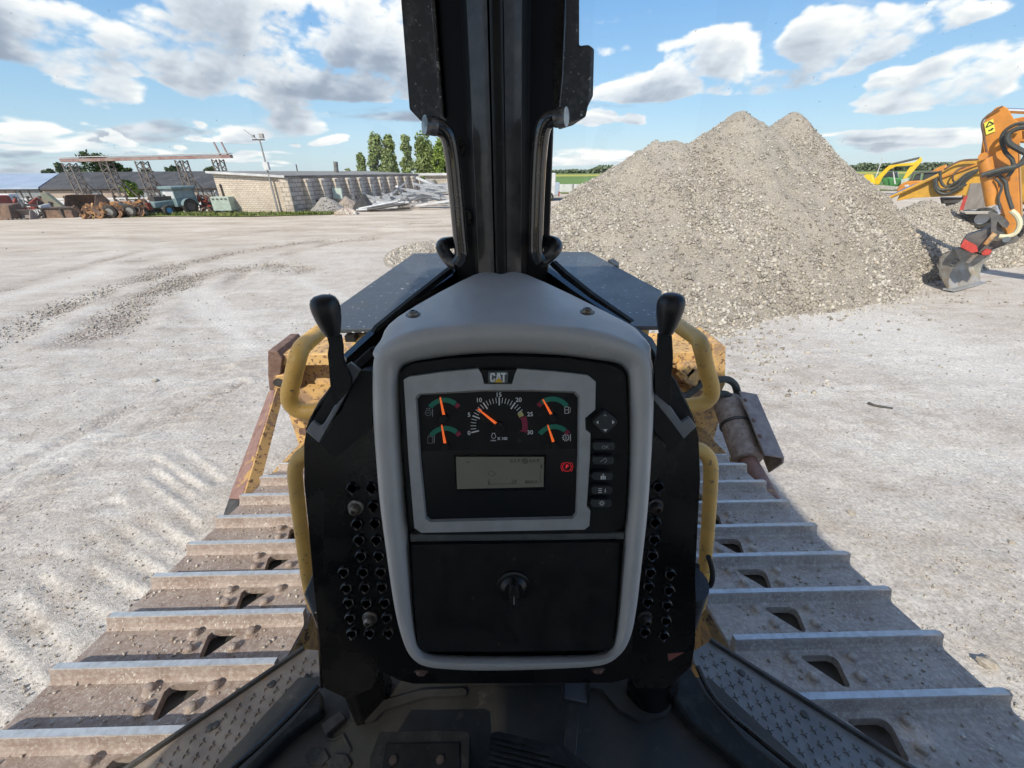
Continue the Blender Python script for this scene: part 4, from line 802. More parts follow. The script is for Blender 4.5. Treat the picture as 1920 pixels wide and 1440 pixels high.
bucket('small_bucket', 'grey toothed loader bucket lying face forward at the left edge', 17, 53, 412, 396, mat('bucket_grey', (.20, .17, .16), (.26, .22, .2), rough=.6, scale=5), 5, .5)
bucket('big_rusty_bucket', 'large rusty loader bucket standing in front of the white fence', 121, 172, 399, 367, RUSTD, 0, 1.6)
def scrap(name, label, cat, px0, px1, pyb, pyt, ms, n=26, discs=0, wheels=0, thick=.08, deep=1.6):
    a = at_z(px0, pyb); b = at_z(px1, pyb); h = at_y((px0 + px1) / 2, pyt, a.y).z; w = b.x - a.x; t = thing(name, label, cat, (a.x + w / 2, a.y + deep / 2, 0))
    for k in range(3): y = a.y + deep * (k + .5) / 3; MB().bar((a.x + random.uniform(0, .1) * w, y, h * .42), (a.x + w * random.uniform(.9, 1), y, h * random.uniform(.38, .5)), thick * 1.5).build('main_beam', ms[0], t)
    for i in range(n):
        x = a.x + w * random.random(); y = a.y + deep * random.random(); L = random.uniform(.3, .9) * h
        d = Vector((random.gauss(0, .8), random.gauss(0, .5), random.gauss(.3, .6))).normalized() * L; p = Vector((x, y, random.uniform(.1, .75) * h)); q = p + d
        q.z = min(max(q.z, .05), h); q.x = min(max(q.x, a.x), a.x + w)
        if (q - p).length < .1: continue
        MB().bar(p, q, thick * random.uniform(.6, 1.6), thick * random.uniform(.6, 3.5)).build('frame_bar', random.choice(ms), t, smooth=0)
    for i in range(discs):
        x = a.x + w * (i + .5) / discs; MB().lathe((x, a.y + .2, h * .3), (1, .35, 0), [(.02, .0), (h * .3, .06), (h * .3, .08), (.02, .03)], 16).build('disc', mat('disc_steel', (.16, .15, .16), (.25, .22, .2), rough=.5, metal=.3, scale=6), t)
    for i in range(wheels): wheel(t, (a.x + w * (i + .5) / wheels, a.y - .1, .42), (.25, -1, 0), .42, .2, CHROME, 0)
    for i in range(6): # tines
        x = a.x + w * random.random(); MB().tube([(x, a.y + .1, h * .45), (x + .15, a.y - .05, h * .25), (x, a.y - .2, .03)], thick * .4, 6).build('tine', random.choice(ms), t)
    return t
STG = mat('blue_grey_steel', (.2, .22, .24), (.14, .14, .15), rough=.6, scale=5)
scrap('wire_rack', 'tall grey tubular rack standing behind the toothed bucket', 'rack', 11, 44, 400, 370, [STG, DARKST], 26, thick=.05)
scrap('red_harrow', 'dark red harrow with folded frame behind the toothed bucket', 'harrow', 34, 72, 404, 374, [REDM, RUSTD, REDM], 30)
scrap('plough', 'white and black plough with slanting mouldboards left of the steel trough', 'plough', 58, 84, 409, 378, [WHITEM, TIMBER, DARKST], 22, thick=.1)
p = at_z(84, 409); q = at_z(152, 407)
t = thing('steel_trough', 'long low dark steel trough in front of the rusty bucket', 'trough', (p + q) / 2)
MB().prism([(p.x, p.y, 0), (p.x, p.y + .1, .62), (p.x, p.y + .7, .7), (p.x, p.y + .8, 0)], (q.x - p.x, 0, 0)).build('body', RUSTD, t, bevel=.02)
MB().box(((p.x + q.x) / 2, p.y + .05, .66), (q.x - p.x + .1, .12, .07)).build('rim_flange', DARKST, t)
for px in (86, 118, 150): MB().box((at_z(px, 409).x, p.y - .03, .3), (.1, .08, .6)).build('rib', DARKST, t)
p = at_z(-40, 413); tag(MB().prism([(p.x, p.y, 0), (p.x, p.y + .2, .9), (p.x, p.y + 1, 1.0), (p.x, p.y + 1, 0)], (at_z(17, 413).x - p.x, 0, 0)).build('dozer_blade', RUSTD, bevel=.03), 'long dark brown blade lying at the far left edge', 'blade')
tag(MB().box(at_y(-4, 377, 33) , (.9, 1.2, .75)).build('red_hopper', REDM, bevel=.12), 'bright red hopper body cut by the left edge of the view', 'hopper')
p = at_z(2, 400); tag(MB().box(p + Vector((-.4, 1, .9)), (2.2, .8, 1.0)).build('white_chest', WHITEM, bevel=.08), 'white chest standing under the red hopper', 'chest')
p = at_z(105, 402); tag(MB().prism([(p.x - .6, p.y, .5), (p.x + .8, p.y, .5), (p.x - .1, p.y + .1, 1.5), (p.x - .5, p.y + .1, 1.55)], (0, .3, 0)).build('blade_shield', mat('dull_green', (.16, .19, .14), (.2, .17, .13), scale=4)), 'dull green triangular plate standing between trough and fence', 'steel plate')
scrap('orange_cultivator', 'collapsed orange rusty cultivator in front of the big bucket', 'cultivator', 150, 195, 411, 384, [RUSTO, RUSTO, RUSTD], 40, thick=.11)
scrap('seed_drill', 'old seed drill with yellowish box on a low frame', 'seed drill', 196, 228, 409, 380, [RUSTD, RUSTO], 26, wheels=1)
p = at_z(198, 400); tag(MB().box(p + Vector((1.0, .8, .62)), (1.5, .7, .4)).build('yellow_box', RUSTO, bevel=.03), 'rusty yellow seed box lying on the drill frame', 'box')
scrap('disc_harrow', 'rusty disc harrow with a row of steel discs left of the tractor', 'disc harrow', 226, 272, 407, 376, [RUSTD, RUSTD, STG, RUSTO], 44, discs=6, wheels=1)
scrap('orange_sprayer', 'orange framed implement right in front of the tractor nose', 'sprayer', 262, 284, 402, 373, [mat('faded_orange', (.55, .25, .14), (.6, .42, .33), scale=5), RUSTD], 26)
scrap('red_mower', 'red and black mower parked behind the tractor wheel', 'mower', 374, 402, 399, 368, [REDM, DARKST, RUSTD], 34, thick=.09)
scrap('pale_rake', 'pale thin rake frame leaning beside the brick gable', 'rake', 388, 408, 398, 358, [WHITEM, STG], 16, thick=.05)
# ------------------------------------------------------------------ van beyond the pillar
p = at_z(1047, 377); hv = at_y(1040, 322, p.y).z; t = thing('white_van', 'white box van mostly hidden behind the dark cab pillar', 'van', p)
MB().box((p.x - 2.65, p.y + 1.1, hv * .56), (4.6, 2.1, hv * .8)).build('body', WHITEM, t, bevel=.1)
MB().box((p.x - .18, p.y + 1.0, hv * .42), (.5, 1.9, hv * .45)).build('tail_panel', mat('grey_blue_panel', (.35, .42, .5), rough=.5), t, bevel=.05)
MB().box((p.x + .02, p.y - .0, hv * .25), (.12, .15, .45)).build('tail_light', REDM, t)
for dx in (-.9, -4.0): wheel(t, (p.x + dx, p.y + .1, .4), (0, -1, 0), .4, .25, CHROME, 0)
# ------------------------------------------------------------------ excavators on the right
ORX = mat('orange_machine_paint', (.62, .25, .035), (.50, .19, .03), rough=.45, scale=3, thr=(.4, .65), c3=(.28, .17, .10), s3=11, thr3=(.60, .70)); YLX = mat('yellow_machine_paint', (.66, .36, .035), (.52, .29, .05), rough=.5, scale=3, thr=(.4, .65), c3=(.25, .17, .08), s3=12, thr3=(.60, .70)); YL2 = mat('bright_yellow_paint', (.78, .52, .02), (.66, .43, .03), rough=.4, scale=2); DKX = mat('grey_cast_steel', (.07, .07, .075), (.12, .115, .11), rough=.6, scale=6); BKT = mat('bucket_steel', (.30, .29, .27), (.22, .20, .18), rough=.5, metal=.4, scale=6, c3=(.30, .2, .13), s3=5, thr3=(.6, .7)); REDX = mat('red_casting', (.55, .06, .05), (.4, .05, .04), rough=.5, scale=8)
YE = 10.35
NV = Vector((ray(1800, 340).x, ray(1800, 340).y, 0)).normalized()       # the machines stand broadside to this bearing
DS = 1 / NV.y
def ya(px, py, Y): return on(px, py, Vector((0, 0, CAM.z)) + NV * Y * DS, NV)
def pl(pts, Y): return [ya(*q, Y) for q in pts]
def slab(name, pts, Y, th, m, parent, bevel=.02, r=0): 
    pp = rpoly(pts, r) if r else pts
    return MB().prism(pl([tuple(q) for q in pp], Y - th / 2), NV * th * (1 if Y < 30 else .4)).build(name, m, parent, bevel=bevel)
def hose(name, pts, Y, r, m, parent, n=6): return MB().tube(catmull(pl(pts, Y), n), r * (1.0 if Y < 12 else 1.15), 8).build(name, m, parent)
t = thing('orange_excavator', 'orange excavator whose arm hangs down at the right edge of the view', 'excavator', at_z(2150, 520))
slab('stick', [(1868, 201), (1880, 198), (1890, 203), (1901, 222), (1915, 232), (1917, 262), (1908, 272), (1910, 330), (1914, 410), (1903, 440), (1882, 443), (1874, 420), (1870, 395), (1862, 340), (1852, 302), (1839, 291), (1843, 262), (1842, 235), (1850, 218)], YE, .42, ORX, t, .015)
slab('stick_rib', [(1908, 262), (1913, 262), (1918, 405), (1913, 408)], YE - .12, .10, mat('faded_ochre', (.42, .27, .13), rough=.6), t)
slab('boom', [(1888, 225), (1990, 205), (2260, 300), (2420, 400), (2400, 470), (2240, 380), (1990, 270), (1905, 266)], YE + .5, .5, ORX, t)
MB().cyl(ya(1882, 207, YE), ya(2075, 216, YE), .05, seg=10).build('cylinder_rod', RODM, t)
MB().cyl(ya(2060, 215, YE), ya(2260, 250, YE), .10, seg=12).build('arm_cylinder', ORX, t)
MB().cyl(ya(1846, 298, YE - .30), ya(1862, 384, YE - .30), .115, .115, 14).build('bucket_cylinder', ORX, t)
MB().cyl(ya(1843, 293, YE - .42), ya(1843, 293, YE + .3), .075, seg=14).build('pivot_pin', ORX, t)
MB().cyl(ya(1866, 386, YE - .30), ya(1872, 402, YE - .30), .05, seg=10).build('cylinder_rod', RODM, t)
slab('link_arm', [(1852, 398), (1862, 396), (1876, 404), (1884, 408), (1893, 418), (1889, 428), (1880, 426), (1870, 414), (1866, 440), (1858, 440), (1858, 410)], YE - .3, .12, DKX, t, .01, 3)
slab('quick_hitch', [(1842, 433), (1866, 420), (1880, 430), (1884, 441), (1908, 442), (1912, 448), (1905, 455), (1880, 461), (1858, 470), (1850, 478), (1822, 470), (1800, 461), (1812, 443)], YE - .05, .5, DKX, t, .02, 3)
slab('rotor_housing', [(1800, 463), (1808, 449), (1818, 455), (1832, 462), (1834, 472), (1822, 474)], YE - .38, .2, REDX, t, .02, 2)
slab('rotor_housing', [(1840, 474), (1848, 468), (1860, 470), (1856, 478), (1842, 479)], YE - .38, .2, REDX, t, .02, 2)
slab('rotor_arm', [(1843, 458), (1861, 436), (1870, 440), (1850, 460)], YE - .40, .1, RUSTO, t, .01)
MB().cyl(ya(1887, 449, YE - .55), ya(1887, 449, YE - .2), .06, seg=14).build('hitch_pin', CHROME, t)
for P, r, m, y in (([(1925, 231), (1905, 233), (1885, 245), (1878, 262), (1885, 285), (1898, 300), (1899, 318), (1888, 332)], .035, HOSE, -.35), ([(1925, 238), (1908, 241), (1890, 252), (1892, 268), (1910, 280), (1925, 288)], .05, HOSE, -.42), ([(1925, 300), (1905, 312), (1885, 316), (1862, 322), (1840, 329)], .05, HOSE, -.45), ([(1925, 290), (1912, 308), (1890, 320), (1866, 326), (1850, 331)], .04, HOSE, -.38), ([(1870, 328), (1884, 340), (1888, 360), (1894, 380), (1898, 392)], .035, HOSE, -.34), ([(1866, 335), (1878, 350), (1872, 372), (1876, 392)], .022, HOSE, -.4), ([(1880, 199), (1868, 206), (1850, 218), (1841, 232), (1846, 260), (1850, 285), (1853, 300), (1860, 315)], .018, RUSTD, -.26), ([(1896, 395), (1907, 405), (1912, 420), (1905, 436), (1890, 443), (1873, 443)], .045, mat('cream_spiral_hose', (.62, .58, .40), rough=.6), -.42)):
    hose('hydraulic_hose', P, YE + y, r, m, t)
o = slab('warning_sticker', [(1845, 231), (1862, 223), (1866, 246), (1849, 253)], YE - .224, .006, mat('sticker_yellow', (.75, .72, .10), rough=.5), t, 0)
P3 = pl([(1849, 239), (1855, 228), (1863, 232)], YE - .230)
for a, b in zip(P3, P3[1:] + P3[:1]): 
    w = MB().bar(a, b, .006, .018).build('warning_triangle', LCDT, None); w.parent = o; w.location = WORLD[w.name] - WORLD[o.name]
P3 = pl([(1853, 245), (1858, 244), (1862, 240)], YE - .230); w = MB().bar(P3[0], P3[1], .006, .02).bar(P3[1], P3[2], .006, .035).build('warning_pictogram', LCDT, None); w.parent = o; w.location = WORLD[w.name] - WORLD[o.name]
# bucket on the tiltrotator: profile plane square to the cutting lip
T0 = at_z(1778, 545, .02); T1 = at_z(1838, 530, .02); Wv = (T1 - T0); wn = Wv.normalized()
def bp(px, py): return on(px, py, T0, wn)
prof = [(1778, 544), (1767, 527), (1761, 516), (1760, 500), (1761, 483), (1772, 473), (1790, 467), (1806, 472), (1812, 478)]
side = prof[:7] + [(1797, 474), (1799, 488), (1794, 498), (1785, 504), (1780, 514), (1778, 526)]
MB().prism([bp(*q) for q in side], wn * .035).build('bucket_side_plate', BKT, t); MB().prism([bp(*q) + Wv for q in side], -wn * .035).build('bucket_side_plate', mat('bucket_pale', (.42, .43, .42), (.33, .33, .31), rough=.45, metal=.3, scale=7), t)
pc = [bp(*q) for q in prof]; cen = bp(1785, 505); mb = MB(); pc2 = [p + (cen - p).normalized() * .04 for p in pc]
for k in range(len(pc) - 1): mb.add([pc[k], pc[k + 1], pc[k + 1] + Wv, pc[k] + Wv, pc2[k], pc2[k + 1], pc2[k + 1] + Wv, pc2[k] + Wv], [(0, 1, 2, 3), (7, 6, 5, 4), (0, 4, 5, 1), (3, 2, 6, 7), (0, 3, 7, 4), (1, 5, 6, 2)])
mb.build('bucket_shell', mat('bucket_inner', (.46, .45, .43), (.36, .30, .22), rough=.5, metal=.3, scale=3), t)
MB().bar(T0 + Z * .02, T1 + Z * .02, .22, .04).build('cutting_lip', mat('lip_steel', (.5, .52, .54), (.42, .44, .46), rough=.35, metal=.5, scale=10), t)
slab('bucket_hanger', [(1789, 467), (1800, 466), (1840, 478), (1850, 482), (1838, 492), (1815, 494), (1800, 488)], YE - .1, .35, BKT, t, .02, 3)
MB().torus(bp(1790, 492) - wn * .02, wn, .06, .02).build('bucket_eye', BKT, t)
# body of the excavator, just outside the view
b0 = at_z(2150, 520); bx = b0.x
MB().box((bx + 2, 12.5, 1.55), (3.2, 2.8, 1.3)).build('upper_body', ORX, t, bevel=.15); MB().box((bx + .9, 11.6, 2.6), (1.5, 1.0, 1.7)).build('cab', WINM, t, bevel=.1)
for y in (11.2, 13.6): MB().prism([(bx + .2, y, .45), (bx + .7, y, .05), (bx + 3.6, y, .05), (bx + 4.1, y, .45), (bx + 3.6, y, .85), (bx + .7, y, .85)], (0, .5, 0)).build('crawler_track', DKX, t, bevel=.05)
# yellow excavator resting behind the gravel
YY = 17.5
t = thing('yellow_excavator', 'big yellow excavator with its boom lowered behind the gravel', 'excavator', at_z(1800, 392))
slab('boom', [(1681, 377), (1688, 362), (1705, 354), (1752, 334), (1762, 322), (1785, 309), (1808, 301), (1838, 296), (1850, 310), (1850, 343), (1818, 344), (1812, 366), (1760, 369), (1714, 371)], YY, .6, YLX, t)
slab('boom_stripe', [(1752, 336), (1838, 304), (1840, 307), (1753, 339)], YY - .33, .05, ORX, t, 0)
MB().torus(ya(1800, 328, YY - .32), (0, 1, 0), .26, .03).build('logo_ring', RUSTD, t)
for P, r, m in (([(1667, 371), (1700, 356), (1735, 340), (1760, 328)], .06, YLX), ([(1669, 368), (1700, 353), (1720, 345)], .035, RODM), ([(1754, 330), (1756, 350), (1766, 356), (1790, 352), (1808, 335), (1832, 320)], .05, HOSE), ([(1763, 320), (1764, 340), (1775, 350), (1795, 340), (1815, 325), (1840, 316)], .04, HOSE), ([(1752, 333), (1755, 355), (1770, 364), (1790, 358), (1812, 345)], .045, HOSE), ([(1770, 318), (1800, 302), (1836, 299)], .03, RUSTD), ([(1800, 350), (1830, 322), (1848, 318)], .03, HOSE)):
    hose('boom_hose' if m is HOSE else 'boom_cylinder', P, YY - .42, r, m, t)
MB().box(ya(1985, 340, YY + 1.5), (5.0, 2.2, 1.5)).build('upper_body', YLX, t, bevel=.15)
slab('track_frame', [(1762, 371), (1850, 372), (1960, 372), (1960, 384), (1765, 382)], YY + .6, .8, DKX, t); slab('track_guard', [(1768, 376), (1815, 374), (1815, 379), (1770, 381)], YY + .1, .2, CONC, t)
# orange cab machine between
t = thing('orange_loader', 'orange machine with dark cab windows behind the yellow boom', 'loader', at_z(1720, 366))
slab('body', [(1681, 357), (1686, 347), (1700, 340), (1762, 336), (1762, 362), (1683, 363)], 21, .8, ORX, t, .05); slab('bonnet_lamp', [(1696, 347), (1704, 346), (1704, 350), (1696, 351)], 20.1, .1, WHITEM, t)
slab('cab_window', [(1709, 341), (1716, 327), (1727, 325), (1725, 340)], 21, .4, WINM, t, .02); slab('cab_window', [(1729, 340), (1732, 323), (1760, 323), (1760, 338)], 21, .4, WINM, t, .02)
slab('cab_roof', [(1745, 322), (1760, 313), (1775, 308), (1775, 323)], 21, .5, ORX, t, .04); slab('cab_frame', [(1704, 342), (1711, 322), (1762, 320), (1762, 323), (1713, 326), (1707, 342)], 20.9, .3, DKX, t, .02)
# truck bed with wheel in front of them
YT = 15.6
t = thing('flatbed_truck', 'low flatbed with white-rimmed wheel standing behind the orange arm', 'truck', at_z(1840, 420))
slab('bed', [(1806, 396), (1960, 398), (1960, 403), (1810, 402)], YT, 2.2, CONC, t); slab('chassis', [(1808, 403), (1960, 404), (1960, 410), (1830, 409)], YT, 1.2, TIMBER, t)
w0 = ya(1841, 409, YT - .8); wheel(t, w0, -NV, .33, .3, WHITEM, 0); w1 = ya(1925, 410, YT - .8); wheel(t, w1, -NV, .33, .3, WHITEM, 0)
slab('tail_ramp', [(1812, 368), (1820, 344), (1847, 343), (1852, 352), (1846, 390), (1804, 395)], YT - 1.0, .12, mat('grey_planks', (.27, .25, .23), (.2, .18, .165), rough=.9, scale=4, stretch=(2, 2, .4)), t)
slab('red_marker_board', [(1807, 369), (1815, 366), (1806, 394), (1799, 394)], YT - 1.1, .05, REDX, t, 0)
slab('stacked_planks', [(1770, 376), (1812, 374), (1810, 394), (1776, 394)], YT + 2.5, .5, mat('grey_wood', (.3, .27, .23), (.22, .2, .17), scale=5, stretch=(.5, 1, 6)), t, 0)
# distant yellow excavator, green harvester, mast
YD = 46
t = thing('distant_excavator', 'bright yellow excavator with folded arm far off behind the gravel slope', 'excavator', at_z(1640, 352))
bx_ = MB()
slab('boom', [(1636, 347), (1640, 336), (1660, 316), (1668, 310), (1695, 306), (1715, 304), (1713, 310), (1680, 312), (1668, 318), (1655, 332), (1648, 346)], YD, .7, YL2, t, .05)
slab('stick', [(1714, 304), (1728, 294), (1729, 302), (1712, 322), (1700, 334), (1692, 336), (1702, 318)], YD, .5, YL2, t, .04)
MB().cyl(ya(1672, 308, YD), ya(1724, 296, YD), .12, seg=8).build('arm_cylinder', DKX, t)
slab('body', [(1617, 333), (1622, 327), (1636, 327), (1642, 346), (1624, 347)], YD, 2.4, YL2, t, .1); slab('crawler_track', [(1626, 346), (1678, 350), (1676, 357), (1632, 353)], YD, 2.6, CONC, t, .1)
GRN = mat('harvester_green', (.06, .24, .07), (.05, .16, .05), rough=.5, scale=2)
t = thing('green_harvester', 'green harvester with dark cab behind the distant excavator', 'harvester', at_z(1672, 348))
slab('body', [(1652, 334), (1665, 332), (1690, 334), (1694, 346), (1680, 350), (1656, 346)], 50, 3, GRN, t, .1); slab('cab', [(1656, 322), (1682, 321), (1684, 333), (1655, 333)], 50, 2.4, WINM, t, .1); slab('ladder', [(1674, 322), (1676, 322), (1680, 345), (1677, 345)], 48, .1, WHITEM, t, 0)
slab('header', [(1690, 336), (1705, 333), (1700, 345), (1688, 348)], 49, 2, MATS['pale_green_paint'], t, .05)
tag(MB().cyl(ya(1645, 326, 60) - Z * 3, ya(1656, 293, 60), .07, seg=6).build('antenna_mast', WHITEM), 'thin white leaning mast behind the distant yellow excavator', 'mast')
# ================================================================== the bulldozer we sit in
DZ = thing('bulldozer', 'yellow tracked bulldozer seen from its own cab, dashboard and both tracks in view', 'bulldozer', (0, 0.5, 0))
CA = radians(14.8); CN = Vector((0, -cos(CA), sin(CA))); CU = Vector((0, sin(CA), cos(CA))); CX = Vector((1, 0, 0)); C0 = at_d(940, 850, .55)
def Cp(px, py, w=0.0): return on(px, py, C0 + CN * w, CN)
def cpoly(pts, w): return [Cp(q[0], q[1], w) for q in pts]
def plate(name, pts, w, th, m, parent=DZ, r=0, bevel=0, holes=(), n=4, label=None):
    pts = rpoly(pts, r, n) if r else pts
    return MB().prism(cpoly(pts, w), -CN * th, [cpoly(h, w) for h in holes]).build(name, m, parent, bevel=bevel, label=label)
PX = (Cp(1000, 850) - Cp(940, 850)).length / 60     # metres per pixel on the console face
# ---- shroud: rings lofted from the back edge over the front ridge into the well
ridge = [(712, 662), (738, 634), (790, 616), (857, 607), (940, 603), (1030, 607), (1110, 616), (1176, 634), (1210, 662)]
def ring(tl, tr, br, bl, w, zfun=None, n=6):
    pass
B = [(699, 700), (702, 672), (716, 648), (760, 622), (857, 607), (940, 603), (1035, 607), (1130, 620), (1195, 645), (1218, 668), (1225, 700), (1225, 780), (1221, 860), (1214, 960), (1203, 1060), (1192, 1150), (1180, 1200), (1160, 1230), (1125, 1248), (1040, 1254), (940, 1257), (860, 1256), (800, 1250), (772, 1233), (755, 1200), (740, 1140), (725, 1040), (712, 940), (703, 830), (699, 760)]
Cc = (955, 930)
def toward(P, d): 
    out = []
    N = len(P)
    for i in range(N):
        a = Vector(P[i - 1]); b = Vector(P[(i + 1) % N]); t = (b - a).normalized(); nrm = Vector((-t.y, t.x)); out.append(tuple(Vector(P[i]) + nrm * (d[i] if isinstance(d, list) else d)))
    return out
I = [(750, 712), (752, 692), (764, 681), (800, 673), (870, 664), (940, 661), (1035, 664), (1110, 673), (1155, 680), (1172, 692), (1177, 715), (1179, 790), (1178, 870), (1174, 965), (1166, 1060), (1158, 1150), (1152, 1195), (1144, 1216), (1120, 1226), (1040, 1229), (940, 1230), (865, 1229), (810, 1225), (790, 1213), (781, 1190), (774, 1130), (767, 1035), (760, 940), (754, 840), (750, 765)]
def lerp2(P, Q, t): return [(p[0] * (1 - t) + q[0] * t, p[1] * (1 - t) + q[1] * t) for p, q in zip(P, Q)]
backw = -.11
zt0 = Cp(940, 603).z
apex = {3: (740, 600), 4: (893, 516), 5: (940, 513), 6: (986, 516), 7: (1140, 584)}
rings = []
def rr(P, w, n=4): return catmull(cpoly(P, w), n, True)
# back silhouette of the top surface reaches to the pillar foot
BK = [(699, 700), (700, 668), (713, 640), (748, 593), (890, 515), (938, 513), (988, 515), (1160, 597), (1203, 628), (1220, 660), (1226, 700)]
yb_ap = .715
ap = on(940, 513, (0, yb_ap, 0), Vector((0, 1, 0)))
def backpt(i):
    px, py = BK[i]
    # the rear edge drops back along the nose of the cab
    yy = {0: None, 1: .50, 2: .53, 3: .585, 4: .705, 5: .715, 6: .705, 7: .585, 8: .53, 9: .50, 10: None}[i]
    return at_y(px, py, yy)
outer_back = []
for i, q in enumerate(B):
    if 1 <= i <= 9: outer_back.append(backpt(i))
    else: outer_back.append(Cp(q[0], q[1], 0) - CN * .10 + CX * (.004 if q[0] > 950 else -.004) * 0)
B2 = toward(B, 7); B3 = lerp2(B, I, .42); B4 = lerp2(B, I, .70)
mb = MB()
mid = [a.lerp(b, .5) + Vector((0, 0, .004 if 1 <= i <= 9 else 0)) for i, (a, b) in enumerate(zip(outer_back, cpoly(B, -.008)))]
RG = [catmull(outer_back, 4, True), catmull(mid, 4, True), rr(B, -.010), rr(lerp2(B, I, .05), -.0035), rr(lerp2(B, I, .16), 0), rr(B3, .001), rr(lerp2(B, I, .62), -.003), rr(lerp2(B, I, .85), -.011), rr(I, -.022), rr(lerp2(I, B, -.03), -.034)]
mb.loft(RG); SH = mb.build('dashboard_shroud', SILVER, DZ, smooth=50)
def sub(o, p):   # make o a child of part p
    o.parent = p; o.location = WORLD[o.name] - WORLD[p.name]; return o
def screw(px, py, w=None, pos=None, ax=None, R=.0062, m=STEEL, parent=None, name='screw'):
    p = pos if pos is not None else Cp(px, py, w); a = (ax or CN).normalized()
    s = MB(); s.lathe(p, a, [(R * 1.45, 0), (R * 1.5, .0012), (R * 1.05, .0016), (R, .002), (R * .95, .0045), (R * .7, .006), (R * .42, .0062), (R * .40, .0042), (.0001, .0042)], 18)
    return s.build(name, m, parent if parent is not None else DZ)
for px, py in ((775, 591), (1101, 586)): screw(0, 0, pos=at_z(px, py, Cp(940, 603).z + .0065), ax=Vector((0, -.1, 1)), parent=SH, R=.0066)
screw(0, 0, pos=at_y(940, 525, .70), ax=Vector((0, -.15, 1)), parent=SH, R=.0066)
for px, py in ((790, 1259), (1121, 1255)): screw(px, py, -.03, R=.008, m=RUSTM, parent=SH, ax=Vector((0, -1, -.3)))
# black back of the well
plate('well_back', [(742, 655), (1185, 655), (1186, 1235), (770, 1235)], -.030, .004, BLK, r=20)
plate('divider_bar', [(768, 1003), (1172, 999), (1171, 1012), (769, 1017)], -.017, .012, mat('divider_grey', (.10, .10, .098), (.14, .14, .135), rough=.5, scale=30), bevel=.002)
# ---- monitor housing and bezel
plate('monitor_housing', [(748, 700), (768, 683), (850, 672), (940, 668), (1060, 672), (1150, 685), (1173, 700), (1178, 850), (1170, 985), (1150, 1000), (790, 1003), (768, 985), (756, 850)], -.012, .02, BLK, r=16, bevel=.003)
outer = [(757, 712), (766, 707), (830, 698), (896, 692), (903, 701), (908, 720), (960, 720), (965, 703), (970, 692), (1040, 697), (1103, 704), (1117, 716), (1116, 768), (1097, 784), (1098, 806), (1107, 813), (1106, 860), (1100, 950), (1107, 958), (1105, 986), (1096, 993), (940, 996), (790, 999), (777, 990), (766, 860)]
inner = [(779, 745), (785, 738), (910, 731), (1000, 731), (1079, 734), (1087, 743), (1086, 850), (1082, 964), (1074, 973), (940, 976), (806, 979), (797, 972), (786, 860)]
inner2 = [(788, 741), (910, 737), (1000, 737), (1080, 738), (1078, 850), (1076, 966), (940, 969), (802, 971), (795, 860)]
CL = plate('instrument_bezel', outer, -.004, .010, BEZEL, bevel=.0016, holes=[inner])
mb = MB(); a = cpoly(inner, -.0045); b = [Cp(x * .972 + 938 * .028, y * .972 + 853 * .028, -.013) for x, y in inner]; mb.loft([a, b]); sub(mb.build('bezel_chamfer', BEZEL, None, smooth=30), CL)
sub(plate('dial_glass', [(782, 738), (1084, 735), (1082, 972), (800, 976)], -.0125, .002, GLASSB, None), CL)
sub(plate('lower_panel', [(790, 846), (1083, 842), (1080, 972), (800, 976)], -.0118, .001, mat('panel_satin_black', (.004, .005, .008), rough=.3), None), CL)
# badge
BD = plate('badge_holder', [(903, 694), (966, 693), (958, 719), (911, 719)], -.0032, .004, BLK, r=3)
sub(plate('badge_frame', [(915, 697), (953, 696), (952, 718), (916, 718)], -.0022, .001, GLASSB, None, r=2), BD)
def ppoly(name, pts, w, m, parent, th=.0004): return sub(MB().prism(cpoly(pts, w), -CN * th).build(name, m, None, smooth=0), parent)
def L(pts, ox, oy, s): return [(ox + x * s, oy + y * s) for x, y in pts]
Wl = -.0020
ppoly('badge_letter', [(928.5, 703), (927, 699.5), (922, 699), (919, 701), (918.5, 708), (919.5, 714.5), (922.5, 716.5), (926.5, 716), (928.5, 713), (928.5, 710), (925.2, 710), (925, 713), (923, 713.4), (922, 711), (922, 704), (923.2, 702), (925, 702.6), (925.2, 704.6), (928.5, 704.6)], Wl, LOGOW, BD)
ppoly('badge_letter', [(929, 716.5), (932.2, 699), (937.4, 699), (940.6, 716.5), (936.6, 716.5), (934.8, 705), (933, 716.5)], Wl, LOGOW, BD)
ppoly('badge_letter', [(939, 699), (949, 699), (949, 702.5), (946, 702.5), (946, 716.5), (942.4, 716.5), (942.4, 702.5), (939, 702.5)], Wl, LOGOW, BD)
ppoly('badge_triangle', [(935, 708.6), (943.5, 716.9), (926.5, 716.9)], Wl + .0004, LOGOY, BD)
text('®', Cp(950.5, 701, Wl), CX, CU, 2.6 * PX, LOGOW, BD)
# ---- gauges (flat print on the dial plus real needles)
WD = -.0118; WDI = WD + .0003
def arc(name, c, r0, r1, a0, a1, m, n=14):
    P = [(c[0] + r1 * sin(radians(a0 + (a1 - a0) * i / n)), c[1] - r1 * cos(radians(a0 + (a1 - a0) * i / n))) for i in range(n + 1)]
    Q = [(c[0] + r0 * sin(radians(a0 + (a1 - a0) * i / n)), c[1] - r0 * cos(radians(a0 + (a1 - a0) * i / n))) for i in range(n + 1)]
    mb = MB(); mb.loft([cpoly(P, WD), cpoly(Q, WD)], closed=False); o = mb.build(name, m, None, smooth=0); sub(o, CL)
def line(name, p, q, wd, m, w=WD, parent=CL):
    a, b = Vector(p), Vector(q); t = (b - a).normalized(); n_ = Vector((-t.y, t.x)) * wd / 2
    return ppoly(name, [tuple(a + n_), tuple(b + n_), tuple(b - n_), tuple(a - n_)], w, m, parent, .0002)
